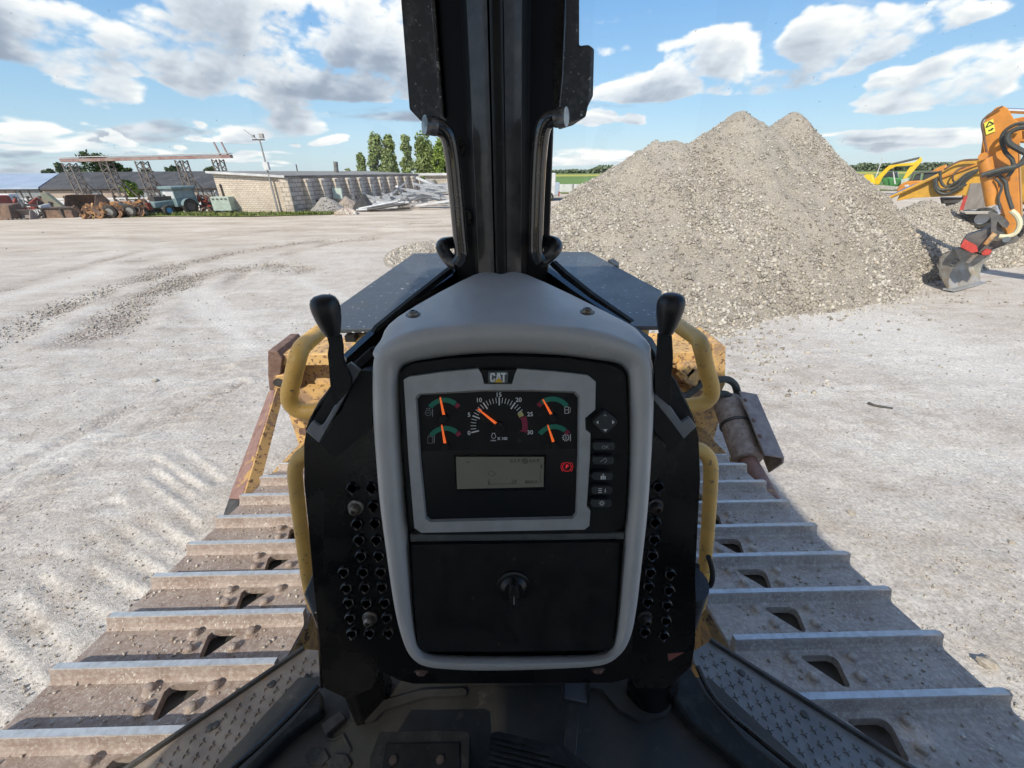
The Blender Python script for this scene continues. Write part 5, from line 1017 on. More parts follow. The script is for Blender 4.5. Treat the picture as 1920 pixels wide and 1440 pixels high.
def needle(c, tip, r=7.5):
    a = Vector(c); b = Vector(tip); t = (b - a).normalized(); n_ = Vector((-t.y, t.x)); s = a + t * r * .6
    sub(MB().prism(cpoly([tuple(s + n_ * 2.5), tuple(b + n_ * 1.1), tuple(b - n_ * 1.1), tuple(s - n_ * 2.5)], WD + .004), -CN * .0012).build('gauge_needle', ORNG, None, bevel=0), CL)
    sub(MB().lathe(Cp(c[0], c[1], WD), CN, [(r * PX, 0), (r * PX, .0048), (r * PX * .85, .0058), (.0001, .0058)], 20).build('needle_hub', BLK, None), CL)
for c, tip, red in (((833, 783), (825, 745), 1), ((835, 836), (828, 797), 1), ((1036, 781), (1018, 749), -1), ((1039, 833), (1027, 797), 1)):
    R1, R0 = 37.5, 28.5; off = 0 if c[0] > 900 or c[1] > 800 else 0
    if red > 0: arc('gauge_arc', c, R0, R1, -54, 39, GREEN); arc('gauge_arc', c, R0, R1, 41, 54, REDG)
    else: arc('gauge_arc', c, R0, R1, -39, 54, GREEN); arc('gauge_arc', c, R0, R1, -54, -41, REDG)
    needle(c, tip)
TC = (936, 799)
for i in range(26):
    if i > 23: continue
    a = radians(-103 + i * 103 / 15); big = i % 5 == 0; r1, r0 = 53.5, (39 if big else 43.5)
    line('tick_mark', (TC[0] + r1 * sin(a), TC[1] - r1 * cos(a)), (TC[0] + r0 * sin(a), TC[1] - r0 * cos(a)), 2.4 if big else 1.1, PRINT)
arc('gauge_arc', TC, 41, 50.5, 56, 67, YELG); arc('gauge_arc', TC, 41, 53, 69, 72, REDG); arc('gauge_arc', TC, 43, 53.5, 72, 101, REDG); arc('gauge_arc', TC, 39, 53.5, 101, 103.5, REDG)
for s, x, y in (('0', 879.5, 812), ('5', 879.5, 778), ('10', 898, 750.5), ('15', 935, 740.5), ('20', 972.5, 750), ('25', 994, 777), ('30', 994, 811)): text(s, Cp(x, y, WD), CX, CU, 11.5 * PX, PRINT, CL, bold=.15 * PX)
needle(TC, (896, 767), 9.5)
text('X 100', Cp(942, 822.5, WD), CX, CU, 7.6 * PX, PRINT, CL, bold=.2 * PX)
def outline(name, pts, wd, m, w=WD, parent=CL, closed=True):
    mb = MB(); P = pts + ([pts[0]] if closed else [])
    for p, q in zip(P[:-1], P[1:]):
        a, b = Vector(p), Vector(q)
        if (b - a).length < .05: continue
        t = (b - a).normalized(); n_ = Vector((-t.y, t.x)) * wd / 2; a = a - t * wd * .3; b = b + t * wd * .3
        mb.add(cpoly([tuple(a + n_), tuple(b + n_), tuple(b - n_), tuple(a - n_)], w), [(0, 1, 2, 3)])
    return sub(mb.build(name, m, None, smooth=0), parent)
def circ(c, r, n=12, a0=0, a1=360): return [(c[0] + r * cos(radians(a0 + (a1 - a0) * i / n)), c[1] + r * sin(radians(a0 + (a1 - a0) * i / n))) for i in range(n + (0 if a1 - a0 == 360 else 1))]
outline('engine_symbol', circ((925.5, 818), 4, 14, -60, 240), .8, PRINT, closed=False); outline('engine_symbol', [(923, 814), (923, 812.3), (928, 812.3), (928, 814)], .8, PRINT, closed=False); outline('wave_symbol', [(920, 827), (922, 825), (923.5, 827), (925, 825), (926.5, 827), (928, 825), (930, 827)], .8, PRINT, closed=False)
outline('coolant_symbol', circ((803, 774), 5.5, 12), .8, PRINTD); outline('coolant_symbol', [(800, 768), (800, 765.5), (806, 765.5), (806, 768)], .8, PRINTD, closed=False); line('coolant_symbol', (811, 767), (811, 781), 1.4, PRINTD); outline('coolant_symbol', [(800, 775), (802, 773), (804, 775), (806, 773)], .7, PRINTD, closed=False)
outline('hydraulic_symbol', [(802, 819), (811, 819), (811, 831), (802, 831)], .8, PRINTD); line('hydraulic_symbol', (814.5, 817), (814, 831), 1.6, PRINTD); outline('hydraulic_symbol', [(804, 819), (804, 816), (808, 816), (808, 819)], .7, PRINTD)
outline('fuel_symbol', [(1059, 763), (1066, 763), (1066, 775), (1059, 775)], 1.0, PRINT); line('fuel_symbol', (1059, 768.5), (1066, 768.5), .9, PRINT); outline('fuel_symbol', [(1066.5, 773), (1069, 773), (1069.5, 766), (1068, 763.5)], .8, PRINT, closed=False)
outline('gear_symbol', circ((1061, 820.5), 5, 16), .8, PRINT)
for k in range(10): a = radians(36 * k); line('gear_tooth', (1061 + 5 * cos(a), 820.5 + 5 * sin(a)), (1061 + 7.2 * cos(a), 820.5 + 7.2 * sin(a)), 1.4, PRINT)
line('gear_symbol', (1069.6, 814), (1069.6, 827), 1.4, PRINT); outline('gear_symbol', [(1061, 817.5), (1063, 821.5), (1061, 823.5), (1059, 821.5)], .7, PRINT)
# LCD
sub(plate('lcd_window', [(851, 853), (1024, 853), (1022, 919), (855, 921)], -.0110, .001, GLASSB, None), CL)
LC = sub(plate('lcd_screen', [(855, 857), (1020, 857), (1019, 913), (857, 917)], -.0104, .0006, LCD, None), CL)
WL = -.0101
text('0.3 F', Cp(966, 864.5, WL), CX, CU, 9.5 * PX, LCDT, CL, name='lcd_text'); text('0.4 R', Cp(1002, 864.5, WL), CX, CU, 9.5 * PX, LCDT, CL, name='lcd_text')
outline('lcd_symbol', circ((984.5, 864.5), 4.4, 14), 1.3, LCDT, WL); line('lcd_symbol', (981, 861), (988, 868), 1.3, LCDT, WL)
line('lcd_symbol', (874, 866.5), (880, 866.5), 1.2, LCDT, WL); text('8342.3', Cp(996, 904, WL), CX, CU, 8.5 * PX, mat('lcd_ink_faint', (.03, .03, .025), rough=.6), CL, name='lcd_text')
outline('lcd_symbol', [(1014, 878), (1014, 873), (1015, 871), (1016, 873), (1016, 878)], 1.2, LCDT, WL); line('lcd_symbol', (1013.6, 881), (1012.8, 906), .6, LCDT, WL)
outline('lcd_symbol', [(915, 888), (919, 884), (923, 883), (926, 886), (930, 888), (926, 891), (922, 893), (918, 891)], .8, MATS['lcd_ink_faint'], WL)
for x in (917, 928, 938, 949, 960): line('lcd_symbol', (x, 897), (x, 900), .8, MATS['lcd_ink_faint'], WL)
outline('lcd_symbol', [(915, 900), (917, 908), (964, 907), (967, 899)], .8, MATS['lcd_ink_faint'], WL, closed=False); line('lcd_symbol', (916.5, 903), (916.5, 909), 1.6, LCDT, WL); outline('lcd_symbol', [(961, 901), (968, 901), (968, 907), (961, 907)], .7, MATS['lcd_ink_faint'], WL)
# parking brake warning
o = text('P', Cp(1063, 875.5, -.0108), CX, CU, 11.5 * PX, LEDR, CL, name='warning_letter')
outline('warning_ring', circ((1063, 875.5), 8.2, 18), .6, LEDR, -.0108); outline('warning_bracket', circ((1063, 875.5), 11.2, 8, -50, 50), .5, LEDR, -.0108, closed=False); outline('warning_bracket', circ((1063, 875.5), 11.2, 8, 130, 230), .5, LEDR, -.0108, closed=False)
# ---- buttons
BTN = mat('button_rubber', (.035, .035, .036), (.05, .05, .05), rough=.45, scale=60)
K = plate('arrow_pad', [(1110, 792), (1134, 769), (1160, 791), (1135, 815)], .0005, .012, BTN, r=7, bevel=.0012)
for pts in ([(1135, 776.5), (1138.5, 780), (1131.5, 780)], [(1135, 809.5), (1139, 805), (1131, 805)], [(1118, 792), (1122, 788.5), (1122, 795.5)], [(1152.5, 791.5), (1148, 787.5), (1148, 795.5)]): ppoly('arrow_mark', pts, .0009, PRINT if pts[0][1] > 780 else PRINTD, K)
for cx, cy, w, kind in ((1132.5, 837, 41, 'OK'), (1131.5, 863.5, 40, 'back'), (1130, 893, 39, 'home'), (1129, 919.5, 39, 'info'), (1127.5, 944, 38, 'lamp')):
    K = plate('button', [(cx - w / 2, cy - 7), (cx + w / 2, cy - 7), (cx + w / 2, cy + 7), (cx - w / 2, cy + 7)], -.001, .010, BTN, r=6.5, bevel=.0012); wb = -.0005
    if kind == 'OK': text('OK', Cp(cx + 2.5, cy + 1.5, wb), CX, CU, 9 * PX, PRINTD, K)
    if kind == 'back': outline('button_mark', [(cx - 6, cy + 2), (cx - 1, cy - 1), (cx + 3, cy - 4), (cx + 6, cy - 2), (cx + 6, cy + 1), (cx + 2, cy + 4)], 1.2, PRINTD, wb, K, False)
    if kind == 'home':
        outline('button_mark', circ((cx + 1, cy - 3.2), .9, 6), 1.2, PRINT, wb, K)
        for dx in (-2.5, 1, 4.5): line('button_mark', (cx + dx, cy), (cx + dx, cy + 6), 2.2, PRINT, wb, K)
        line('button_mark', (cx - 3.6, cy - .2), (cx + 5.6, cy - .2), 1, PRINT, wb, K)
    if kind == 'info':
        for dy in (-3, .5, 4): line('button_mark', (cx - 7, cy + dy), (cx - .5, cy + dy), 1.1, PRINT, wb, K)
        text('i', Cp(cx + 6, cy + .5, wb), CX, CU, 11 * PX, PRINT, K, bold=.2 * PX)
    if kind == 'lamp':
        outline('button_mark', circ((cx + 1, cy - .3), 2.6, 10), .9, PRINT, wb, K)
        for k in range(8): a = radians(45 * k); line('button_mark', (cx + 1 + 3.8 * cos(a), cy - .3 + 3.8 * sin(a)), (cx + 1 + 5.6 * cos(a), cy - .3 + 5.6 * sin(a)), .9, PRINT, wb, K)
# ---- lower cover with knob
LD = plate('lower_cover', [(771, 1022), (1161, 1017), (1156, 1130), (1148, 1213), (1143, 1219), (960, 1222), (792, 1222), (784, 1214), (776, 1130)], -.010, .016, BLK, r=8, bevel=.003)
kp = Cp(963, 1098, -.010)
kb = MB(); kb.lathe(kp, CN, [(36 * PX, 0), (36 * PX, .003), (32 * PX, .0045), (27 * PX, .0045), (23 * PX, .007), (19 * PX, .010), (.0001, .010)], 32); kb.build('knob_base', BLKG, DZ)
kg = MB(); kg.prism([kp + CN * .026 + CX * sx * 8 * PX + CU * sy * PX for sx, sy in ((-1.2, 16), (-.5, 29), (.5, 29), (1.2, 16), (.9, -27), (-.9, -27))], -CN * .018); kg.build('knob_grip', BLK, DZ, bevel=.002)
MB().bar(kp + CN * .0265 + CU * 4 * PX, kp + CN * .0265 - CU * 14 * PX, .0012, .001).build('knob_mark', PRINTD, DZ)
# ---- perforated side plates
LP = [(699, 800), (607, 912), (607, 1196), (615, 1210), (640, 1224), (750, 1276), (775, 1282), (1150, 1280), (1185, 1270), (1245, 1226), (1290, 1222), (1303, 1212), (1305, 1130), (1297, 912), (1288, 897), (1228, 803), (1228, 760), (699, 760)]
cols = [(646, 1071), (651, 1101), (655, 1128), (658, 1157), (661, 1186), (662, 914), (671, 981), (675, 1011), (678, 1041), (682, 1071), (685, 1100), (688, 1129), (694, 1185), (697, 914), (701, 948), (704, 980), (707, 1011), (711, 1041), (715, 1071), (717, 1099), (722, 1128), (726, 1157), (729, 1185),
        (1233, 912), (1227, 978), (1225, 1010), (1222, 1040), (1218, 1072), (1215, 1098), (1213, 1127), (1208, 1183), (1255, 1075), (1253, 1105), (1249, 1133), (1247, 1162), (1243, 1190), (1190, 1157), (1187, 1185), (1238, 946)]
WP = -.062
SP = plate('footrest_plate', LP, WP, .005, BLKG, r=3, bevel=.0012, holes=[circ(c, 8.6, 12) for c in cols if c[0] not in (1190, 1187, 1238)])
def button_ring():
    mb = MB(); N = 32; rg = []
    for r, h in ((13.5, 0), (12.6, .0035), (11, .0052), (9.4, .0045), (8.8, .001), (8.2, -.004)):
        rg.append([Vector(((r + (0.6 * cos(4 * 2 * pi * k / N) if r > 9 else 0.0)) * PX * 1.05 * cos(2 * pi * k / N), (r + .4 * cos(4 * 2 * pi * k / N)) * PX * 1.05 * sin(2 * pi * k / N), h * (1 + .35 * cos(4 * 2 * pi * k / N)))) for k in range(N)])
    mb.loft(rg); return mb.mesh('grip_hole', mat('glossy_black_metal', (.005, .005, .006), rough=.16, coat=1.0), smooth=60)
RINGM = button_ring(); CM = Matrix((CX, CU, CN)).transposed().to_4x4()
for i, c in enumerate(cols):
    if c[0] in (1190, 1187, 1238): continue
    M = Matrix.Translation(Cp(c[0], c[1], WP)) @ CM @ Matrix.Rotation(random.uniform(-.15, .15), 4, 'Z'); inst('grip_hole', RINGM, M, SP)
for px, py in ((668, 951), (694, 1158), (1228, 948), (1209, 1157)):
    q = Cp(px, py, WP); mb = MB(); mb.lathe(q, CN, [(17 * PX, 0), (17.5 * PX, .002), (16 * PX, .0035), (12.5 * PX, .004), (12.5 * PX, .006), (11 * PX, .0115), (8 * PX, .0145), (5 * PX, .015), (4.6 * PX, .010), (.0001, .010)], 24)
    sub(mb.build('plate_bolt', STEEL if px < 900 else mat('dark_bolt', (.12, .115, .11), (.07, .055, .045), rough=.4, metal=.7, scale=60), None), SP)
plate('plate_backing', [(640, 900), (1280, 900), (1285, 1210), (640, 1210)], WP - .05, .004, BLK)
# ---- body behind the console: cowl columns left and right
def body(name, pts, w, th, m=BLK, **k): return plate(name, pts, w, th, m, **k)
body('left_cowl', [(700, 672), (662, 690), (628, 716), (598, 752), (578, 790), (570, 830), (570, 905), (578, 985), (588, 1100), (600, 1215), (607, 1290), (650, 1310), (700, 1290), (760, 1000)], -.075, .10, BLKG, r=6, bevel=.006)
body('right_cowl', [(1222, 672), (1258, 700), (1282, 740), (1300, 780), (1310, 820), (1313, 900), (1308, 985), (1303, 1100), (1302, 1215), (1296, 1250), (1250, 1290), (1190, 1290), (1150, 1000)], -.075, .10, BLKG, r=6, bevel=.006)
body('trim_edge', [(696, 650), (701, 672), (640, 720), (600, 765), (576, 812), (571, 808), (590, 765), (625, 715), (662, 680)], -.06, .02, BLK, bevel=.003)
body('trim_edge', [(1222, 655), (1240, 680), (1268, 712), (1292, 760), (1306, 805), (1300, 812), (1286, 775), (1262, 730), (1226, 690)], -.06, .02, BLK, bevel=.003)
# lever housings: black wedge with grey slotted top plate
body('lever_housing', [(676, 694), (697, 695), (697, 800), (628, 862), (600, 832), (640, 770)], -.020, .06, BLK, r=4, bevel=.004)
body('slot_plate', [(655, 679), (676, 695), (657, 726), (598, 831), (573, 809), (585, 790), (600, 800), (608, 793), (642, 735), (652, 708), (646, 690)], -.020, .008, mat('slot_plate_grey', (.20, .205, .22), (.26, .26, .27), rough=.32, scale=20), bevel=.0015)
body('slot_boot', [(650, 700), (642, 738), (604, 800), (586, 790), (612, 745), (636, 712)], -.036, .03, RUBBER, r=4)
body('lever_housing', [(1226, 750), (1232, 752), (1282, 822), (1260, 845), (1226, 806)], -.020, .06, BLK, r=4, bevel=.004)
body('slot_plate', [(1226, 742), (1240, 742), (1262, 768), (1278, 792), (1294, 782), (1306, 800), (1283, 823), (1226, 752)], -.020, .008, MATS['slot_plate_grey'], bevel=.0015)
body('slot_boot', [(1240, 712), (1262, 712), (1282, 750), (1293, 782), (1278, 790), (1262, 766), (1240, 735)], -.036, .03, RUBBER, r=4)
# levers
def lever(blade, kbot, ktop, kr, name='control_lever'):
    o = MB().prism(cpoly(rpoly(blade, 3), -.002), -CN * .007).build(name, BLK, DZ, bevel=.0015)
    a, b = Cp(*kbot, .0), Cp(*ktop, .012); ax = b - a; Ln = ax.length; R = kr * PX
    prof = [(.44, 0), (.52, .015), (.58, .06), (.72, .2), (.88, .4), (.98, .6), (1, .72), (.97, .82), (.85, .91), (.62, .965), (.3, .993), (.001, 1)]
    k = MB(); k.lathe(a, ax, [(R * r_, Ln * h_) for r_, h_ in prof], 32); sub(k.build('lever_knob', mat('knob_black', (.012, .013, .015), (.02, .02, .021), rough=.38, scale=40, bump=.05, bscale=900, bdist=.001), None), o)
lever([(612, 628), (637, 627), (641, 650), (641, 672), (658, 710), (657, 726), (626, 762), (619, 720), (616, 680), (614, 664), (617, 648)], (624, 629), (604, 553), 23.5)
lever([(1236, 625), (1260, 628), (1262, 662), (1262, 675), (1257, 722), (1256, 762), (1229, 738), (1228, 690), (1234, 668)], (1248, 626), (1262, 549), 23)
# ---- cab nose cowl below the windows, columns to the floor
ZF = 1.50
GA = Vector((-.095, .80, 0)); GD = Vector((-1, -.80, 0)).normalized(); GB = Vector((.085, .80, 0)); GE = Vector((1, -.80, 0)).normalized()
def gl(px, py, side, off=0.0):
    a, d = (GA, GD) if side < 0 else (GB, GE); n_ = Vector((d.y, -d.x, 0)) * (1 if side > 0 else -1)  # outward normal
    if n_.y < 0: n_ = -n_
    return on(px, py, a + n_ * off, n_)
def gpoly(name, pts, side, off, th, m, r=0, **k):
    pts = rpoly(pts, r) if r else pts; a, d = (GA, GD) if side < 0 else (GB, GE); n_ = Vector((d.y, -d.x, 0)); n_ = n_ if n_.y > 0 else -n_
    return MB().prism([gl(q[0], q[1], side, off) for q in pts], n_ * th, ).build(name, m, DZ, **k)
gpoly('cab_nose', [(858, 500), (848, 517), (775, 566), (705, 622), (650, 672), (640, 760), (760, 760), (900, 620), (900, 500)], -1, 0, .02, BLKG)
gpoly('cab_nose', [(1010, 500), (1030, 512), (1075, 545), (1140, 588), (1215, 640), (1250, 700), (1250, 770), (1120, 760), (980, 620), (980, 500)], 1, 0, .02, BLKG)
gpoly('window_gasket', [(846, 502), (852, 510), (775, 568), (708, 622), (700, 624), (706, 614), (770, 562)], -1, -.004, .012, RUBBER)
gpoly('window_gasket', [(1030, 496), (1036, 490), (1060, 512), (1110, 552), (1185, 604), (1180, 606), (1105, 558), (1055, 520)], 1, -.004, .012, RUBBER)
# glass panes
for side, (a, d) in ((-1, (GA, GD)), (1, (GB, GE))):
    p = a + Vector((0, .012, 0)); q = p + d * 1.25; mb = MB(); mb.add([(p.x, p.y, ZF - .02), (q.x, q.y, ZF - .02), (q.x, q.y, 3.28), (p.x, p.y, 3.28)], [(0, 1, 2, 3)])
    mb.build('windscreen_pane', GLASS, DZ, smooth=0)
# sills
def floorpt(px, py, z=ZF): return at_z(px, py, z)
for nm, pts in (('door_sill', [(598, 1288), (606, 1330), (540, 1378), (478, 1440), (470, 1480), (424, 1480), (456, 1440), (548, 1350)]), ('door_sill', [(1303, 1235), (1296, 1250), (1325, 1300), (1400, 1385), (1480, 1450), (1520, 1480), (1440, 1480), (1360, 1408), (1290, 1350), (1262, 1310), (1270, 1250)])):
    MB().prism([floorpt(*q, 1.535) for q in pts], (0, 0, -.12)).build(nm, RUBBER, DZ, bevel=.008)
MB().tube(catmull([floorpt(*q, 1.54) for q in ((596, 1286), (560, 1325), (500, 1384), (430, 1448), (380, 1500))], 4), .007, 8).build('sill_seal', BLKG, DZ)
MB().tube(catmull([floorpt(*q, 1.54) for q in ((1308, 1250), (1340, 1310), (1410, 1375), (1500, 1448), (1560, 1500))], 4), .007, 8).build('sill_seal', BLKG, DZ)
MB().tube([at_y(588, 985, .56), at_y(597, 1150, .52), at_y(604, 1288, .49)], .004, 6).build('sill_seal', BLKG, DZ)
# floor
MB().prism([floorpt(*q) for q in ((560, 1270), (1330, 1270), (1600, 1520), (330, 1520))], (0, 0, -.05)).build('cab_floor', FLOORM, DZ)
MB().prism([floorpt(*q, ZF + .014) for q in rpoly([(700, 1318), (790, 1293), (872, 1290), (876, 1303), (800, 1306), (720, 1330), (700, 1352), (662, 1352), (652, 1330)], 8)], (0, 0, -.02)).build('floor_lip', FLOORM, DZ, bevel=.004)
MB().prism([floorpt(*q, ZF + .014) for q in rpoly([(880, 1284), (1060, 1283), (1130, 1292), (1160, 1330), (1200, 1352), (1250, 1342), (1262, 1320), (1200, 1324), (1165, 1296), (1120, 1278), (880, 1276)], 6)], (0, 0, -.02)).build('floor_lip', FLOORM, DZ, bevel=.004)
def column(pts_top, pts_bot, m=BLKG): 
    z0 = ZF; mb = MB(); c = floorpt(*pts_bot, ZF); return c
c = floorpt(690, 1318); mb = MB(); rg = []
for z, s in ((ZF, 1.0), (ZF + .45, 1.0)): rg.append([Vector((c.x + x_ * .052 * s, c.y + y_ * .052 * s, z)) for x_, y_ in ((-1, .9), (-.95, -.1), (-.25, -.95), (.1, -.9), (1, .2), (1, .9))])
mb.loft(rg, True, True); mb.build('console_leg', BLKG, DZ, bevel=.004)
c = floorpt(1215, 1300); mb = MB(); rg = []
for z in (ZF, ZF + .45): rg.append([Vector((c.x + .055 * cos(a), c.y + .05 * sin(a), z)) for a in [2 * pi * k / 20 for k in range(20)]])
mb.loft(rg, True, True); mb.build('console_leg', BLKG, DZ)
MB().box(floorpt(960, 1258) + Vector((0, .05, .22)), (.48, .05, .46)).build('console_base', BLK, DZ)
# bits on the floor
MB().prism([floorpt(*q, ZF + .02) for q in ((601, 1358), (638, 1332), (648, 1345), (611, 1377))], (0, 0, -.02)).build('floor_latch', mat('dull_brown_steel', (.05, .038, .032), (.08, .065, .055), rough=.6, scale=60), DZ, bevel=.002)
HEXM = mat('hex_pad_rubber', (.035, .034, .032), (.06, .057, .05), rough=.8, scale=60, bump=.5, bscale=200, bdist=.003)
for cx, cy in ((594, 1418), (636, 1430), (560, 1455), (606, 1470)):
    MB().prism([floorpt(cx + 24 * cos(radians(60 * k + 8)), cy + 19 * sin(radians(60 * k + 8)), ZF + .006) for k in range(6)], (0, 0, -.006)).build('hex_tread', HEXM, DZ, bevel=.0015)
mb = MB(); mb.tube([floorpt(*q, ZF + .002) for q in ((612, 1384), (625, 1386), (643, 1378), (658, 1408))], .0035, 6); mb.build('mat_seam', FLOORM, DZ)
zb = ZF + .09
o = MB().prism([floorpt(*q, zb) for q in rpoly([(712, 1372), (868, 1370), (880, 1376), (878, 1500), (690, 1500), (694, 1420)], 3)], (0, 0, -.09)).build('pedal_box', RUBBER, DZ, bevel=.004)
o2 = MB().prism([floorpt(*q, zb + .006) for q in ((722, 1394), (862, 1392), (864, 1490), (706, 1490))], (0, 0, -.008)).build('pedal_cover', GLASSB, None, bevel=.002); o2.data.materials[0] = BLK; sub(o2, o)
for px, py in ((738, 1426), (826, 1425)): sub(MB().lathe(floorpt(px, py, zb + .006), (0, -.1, 1), [(.0085, 0), (.009, .004), (.007, .007), (.001, .008)], 16).build('rivet', mat('brown_rivet', (.045, .028, .024), (.07, .05, .04), rough=.6, scale=80), None), o)
zp = ZF + .10
o = MB().prism([floorpt(*q, zp) for q in rpoly([(921, 1374), (935, 1371), (1060, 1402), (1110, 1440), (1180, 1500), (900, 1500), (910, 1440)], 4)], (0, 0, -.012)).build('ribbed_pedal', RUBBER, DZ, bevel=.003)
for i in range(9):
    y = 1380 + i * 10.5; a = floorpt(921 - i * 1.0, y, zp + .002); b = floorpt(1050 + i * 13, y + 34 + i * 2.5, zp + .002)
    if i < 3: b = floorpt(985 + i * 45, y + 14 + i * 12, zp + .002)
    sub(MB().bar(a, b, .0045, .006).build('pedal_rib', RUBBER, None), o)
MB().bar(floorpt(1076, 1316, ZF + .07), floorpt(1066, 1440, ZF + .04), .028, .012).build('pedal_arm', DARKST, DZ, bevel=.002)
MB().prism([floorpt(*q, ZF + .09) for q in ((1056, 1278), (1104, 1278), (1100, 1318), (1057, 1308))], (0, 0, -.01)).build('pedal_bracket', mat('bracket_grey', (.14, .14, .145), rough=.45, metal=.4), DZ, bevel=.002)
for px in (1054, 1103): MB().bar(floorpt(px, 1278, ZF + .1), floorpt(px - 1, 1322, ZF + .07), .005, .03).build('pedal_hinge', BLK, DZ)
plate('red_label', [(1252, 1226), (1282, 1224), (1254, 1240)], WP - .01, .002, mat('faded_red_label', (.30, .10, .08), rough=.6))
# ---- centre pillar
def pcol(name, xs, z0, z1, m, th=None, bevel=0, r0=300):
    """xs: list of (px at y=300, Y); prism going up"""
    P = [at_y(px, r0, Y) for px, Y in xs]; return MB().prism([(p.x, p.y, z0) for p in P], (0, 0, z1 - z0)).build(name, m, DZ, bevel=bevel)
ZP0, ZP1 = 2.36, 3.4
pcol('cab_pillar', [(839, .83), (841, .80), (862, .785), (880, .775), (889, .745), (893, .740), (921, .730), (922, .752), (947, .752), (948, .730), (975, .740), (979, .745), (990, .775), (1014, .785), (1034, .80), (1036, .83)], ZP0, ZP1, mat('deep_black_paint', (.003, .003, .0035), rough=.55, spec=.12), bevel=.004)
FACET = mat('pillar_sheen_paint', (.055, .054, .053), (.095, .09, .085), rough=.3, scale=30, bump=.3, bscale=260, bdist=.001, coat=.4)  # lighter than the pillar: the facets' reflected light is put into the colour
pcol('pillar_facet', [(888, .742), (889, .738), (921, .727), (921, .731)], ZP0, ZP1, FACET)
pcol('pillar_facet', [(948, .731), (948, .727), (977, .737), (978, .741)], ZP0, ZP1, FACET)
pcol('pillar_strip', [(924, .752), (925, .716), (928, .712), (943, .712), (946, .716), (947, .752)], ZP0, ZP1, BLK, bevel=.002)
for px, py, y in ((864, 277, .783), (873, 408, .778), (1001, 272, .783), (994, 407, .783)):
    q = at_y(px, py, y); MB().lathe(q, (0, -1, 0), [(.015, -.004), (.015, .001), (.011, .002), (.008, .002), (.0075, .005), (.0045, .0055), (.004, .003), (.0001, .003)], 20).build('pillar_bolt', BLKG, DZ)
def yp(pts, Y): return [at_y(*q, Y) for q in pts]
MB().prism(yp([(812, -60), (822, 60), (830, 150), (836, 205), (838, 226), (900, 236), (900, -60)], .80), (0, .04, 0)).build('upper_frame', BLKG, DZ, bevel=.004)
MB().prism(yp([(1064, -60), (1060, 60), (1056, 150), (1050, 205), (1032, 222), (975, 232), (975, -60)], .80), (0, .04, 0)).build('upper_frame', BLKG, DZ, bevel=.004)
MB().prism(yp([(803, -60), (807, 0), (823, 180), (826, 218), (833, 222), (829, 170), (815, 0), (813, -60)], .795), (0, .03, 0)).build('glass_edge_strip', BLKDUST, DZ, bevel=.002)
MB().prism(yp(rpoly([(749, -60), (752, 0), (768, 205), (790, 228), (815, 222), (828, 218), (812, 0), (808, -60)], 4), .90), (0, .14, 0)).build('lamp_bracket_box', BLKDUST, DZ, bevel=.008)
MB().prism(yp(rpoly([(1060, -60), (1058, 0), (1050, 214), (1066, 230), (1098, 220), (1102, 200), (1112, 180), (1114, 92), (1104, 84), (1086, 86), (1086, -60)], 4), .90), (0, .14, 0)).build('lamp_bracket_box', BLKDUST, DZ, bevel=.008)
# grab handles inside, on the pillar
for pts, br in (([(797, 234, .69), (822, 238, .70), (840, 256, .705), (849, 300, .71), (856, 370, .712), (862, 440, .712), (865, 478, .712), (856, 494, .712), (846, 490, .715), (830, 468, .72), (832, 458, .74), (846, 455, .79)], 0), ([(1061, 219, .69), (1034, 222, .70), (1018, 240, .705), (1011, 290, .71), (1007, 370, .712), (1005, 440, .712), (1006, 474, .712), (1014, 489, .712), (1024, 484, .715), (1042, 466, .72), (1040, 456, .74), (1024, 452, .79)], 1)):
    P = catmull([at_y(a, b, y) for a, b, y in pts[:8]], 5); o = MB().tube(P, .0122, 14).build('grab_handle', mat('shiny_black_tube', (.018, .018, .019), (.035, .034, .033), rough=.14, coat=1.0, scale=40), DZ)
    P = catmull([at_y(a, b, y) for a, b, y in pts[7:]], 5); sub(MB().tube(P, .0112, 12).build('handle_foot', mat('worn_black_tube', (.04, .04, .04), (.22, .22, .22), rough=.3, metal=.6, scale=30, thr=(.45, .6)), None), o)
    a = Vector(at_y(*pts[0])); b = Vector(at_y(*pts[1])); t_ = (a - b).normalized(); sub(MB().cyl(a + t_ * .001, a - t_ * .016, .0126, seg=16).build('tube_end', mat('rubbed_tube', (.10, .10, .10), (.35, .34, .33), rough=.3, metal=.6, scale=60), None), o)
# ---- hood
ZH = 2.27
hp = [at_z(*q, ZH) for q in [(633, 617), (636, 572), (775, 475), (840, 474), (1035, 472), (1105, 472), (1241, 545), (1242, 611)]]
HD = MB().prism(hp, (0, 0, -.014)).build('hood_top', HOOD, DZ, bevel=.004)
yr = hp[0].y + .04
hb = MB(); x0, x1 = hp[0].x + .02, hp[-1].x - .02; w0, w1 = hp[2].x + .03, hp[5].x - .03; yf = hp[2].y - .03
hb.prism([(x0, yr, 1.35), (x1, yr, 1.35), (x1, yr, ZH - .016), (x0, yr, ZH - .016)], (0, .03, 0)); hb.build('hood_rear_panel', YEL, DZ)
for xa, xb in ((x0, w0), (x1, w1)): s_ = .02 if xa < 0 else -.02; MB().prism([(xa, yr + .032, 1.35), (xb, yf, 1.35), (xb, yf, ZH - .016), (xa, yr + .032, ZH - .016)], (s_, 0, 0)).build('hood_side', YEL, DZ)
MB().prism([(w0 + .02, yf, 1.2), (w1 - .02, yf, 1.2), (w1 - .02, yf, ZH - .016), (w0 + .02, yf, ZH - .016)], (0, -.02, 0)).build('radiator_guard', YEL, DZ)
MB().bar((x0 + .02, yr - .004, ZH - .035), (x1 - .02, yr - .004, ZH - .035), .012, .014).build('hood_seam', YELRUST, DZ)
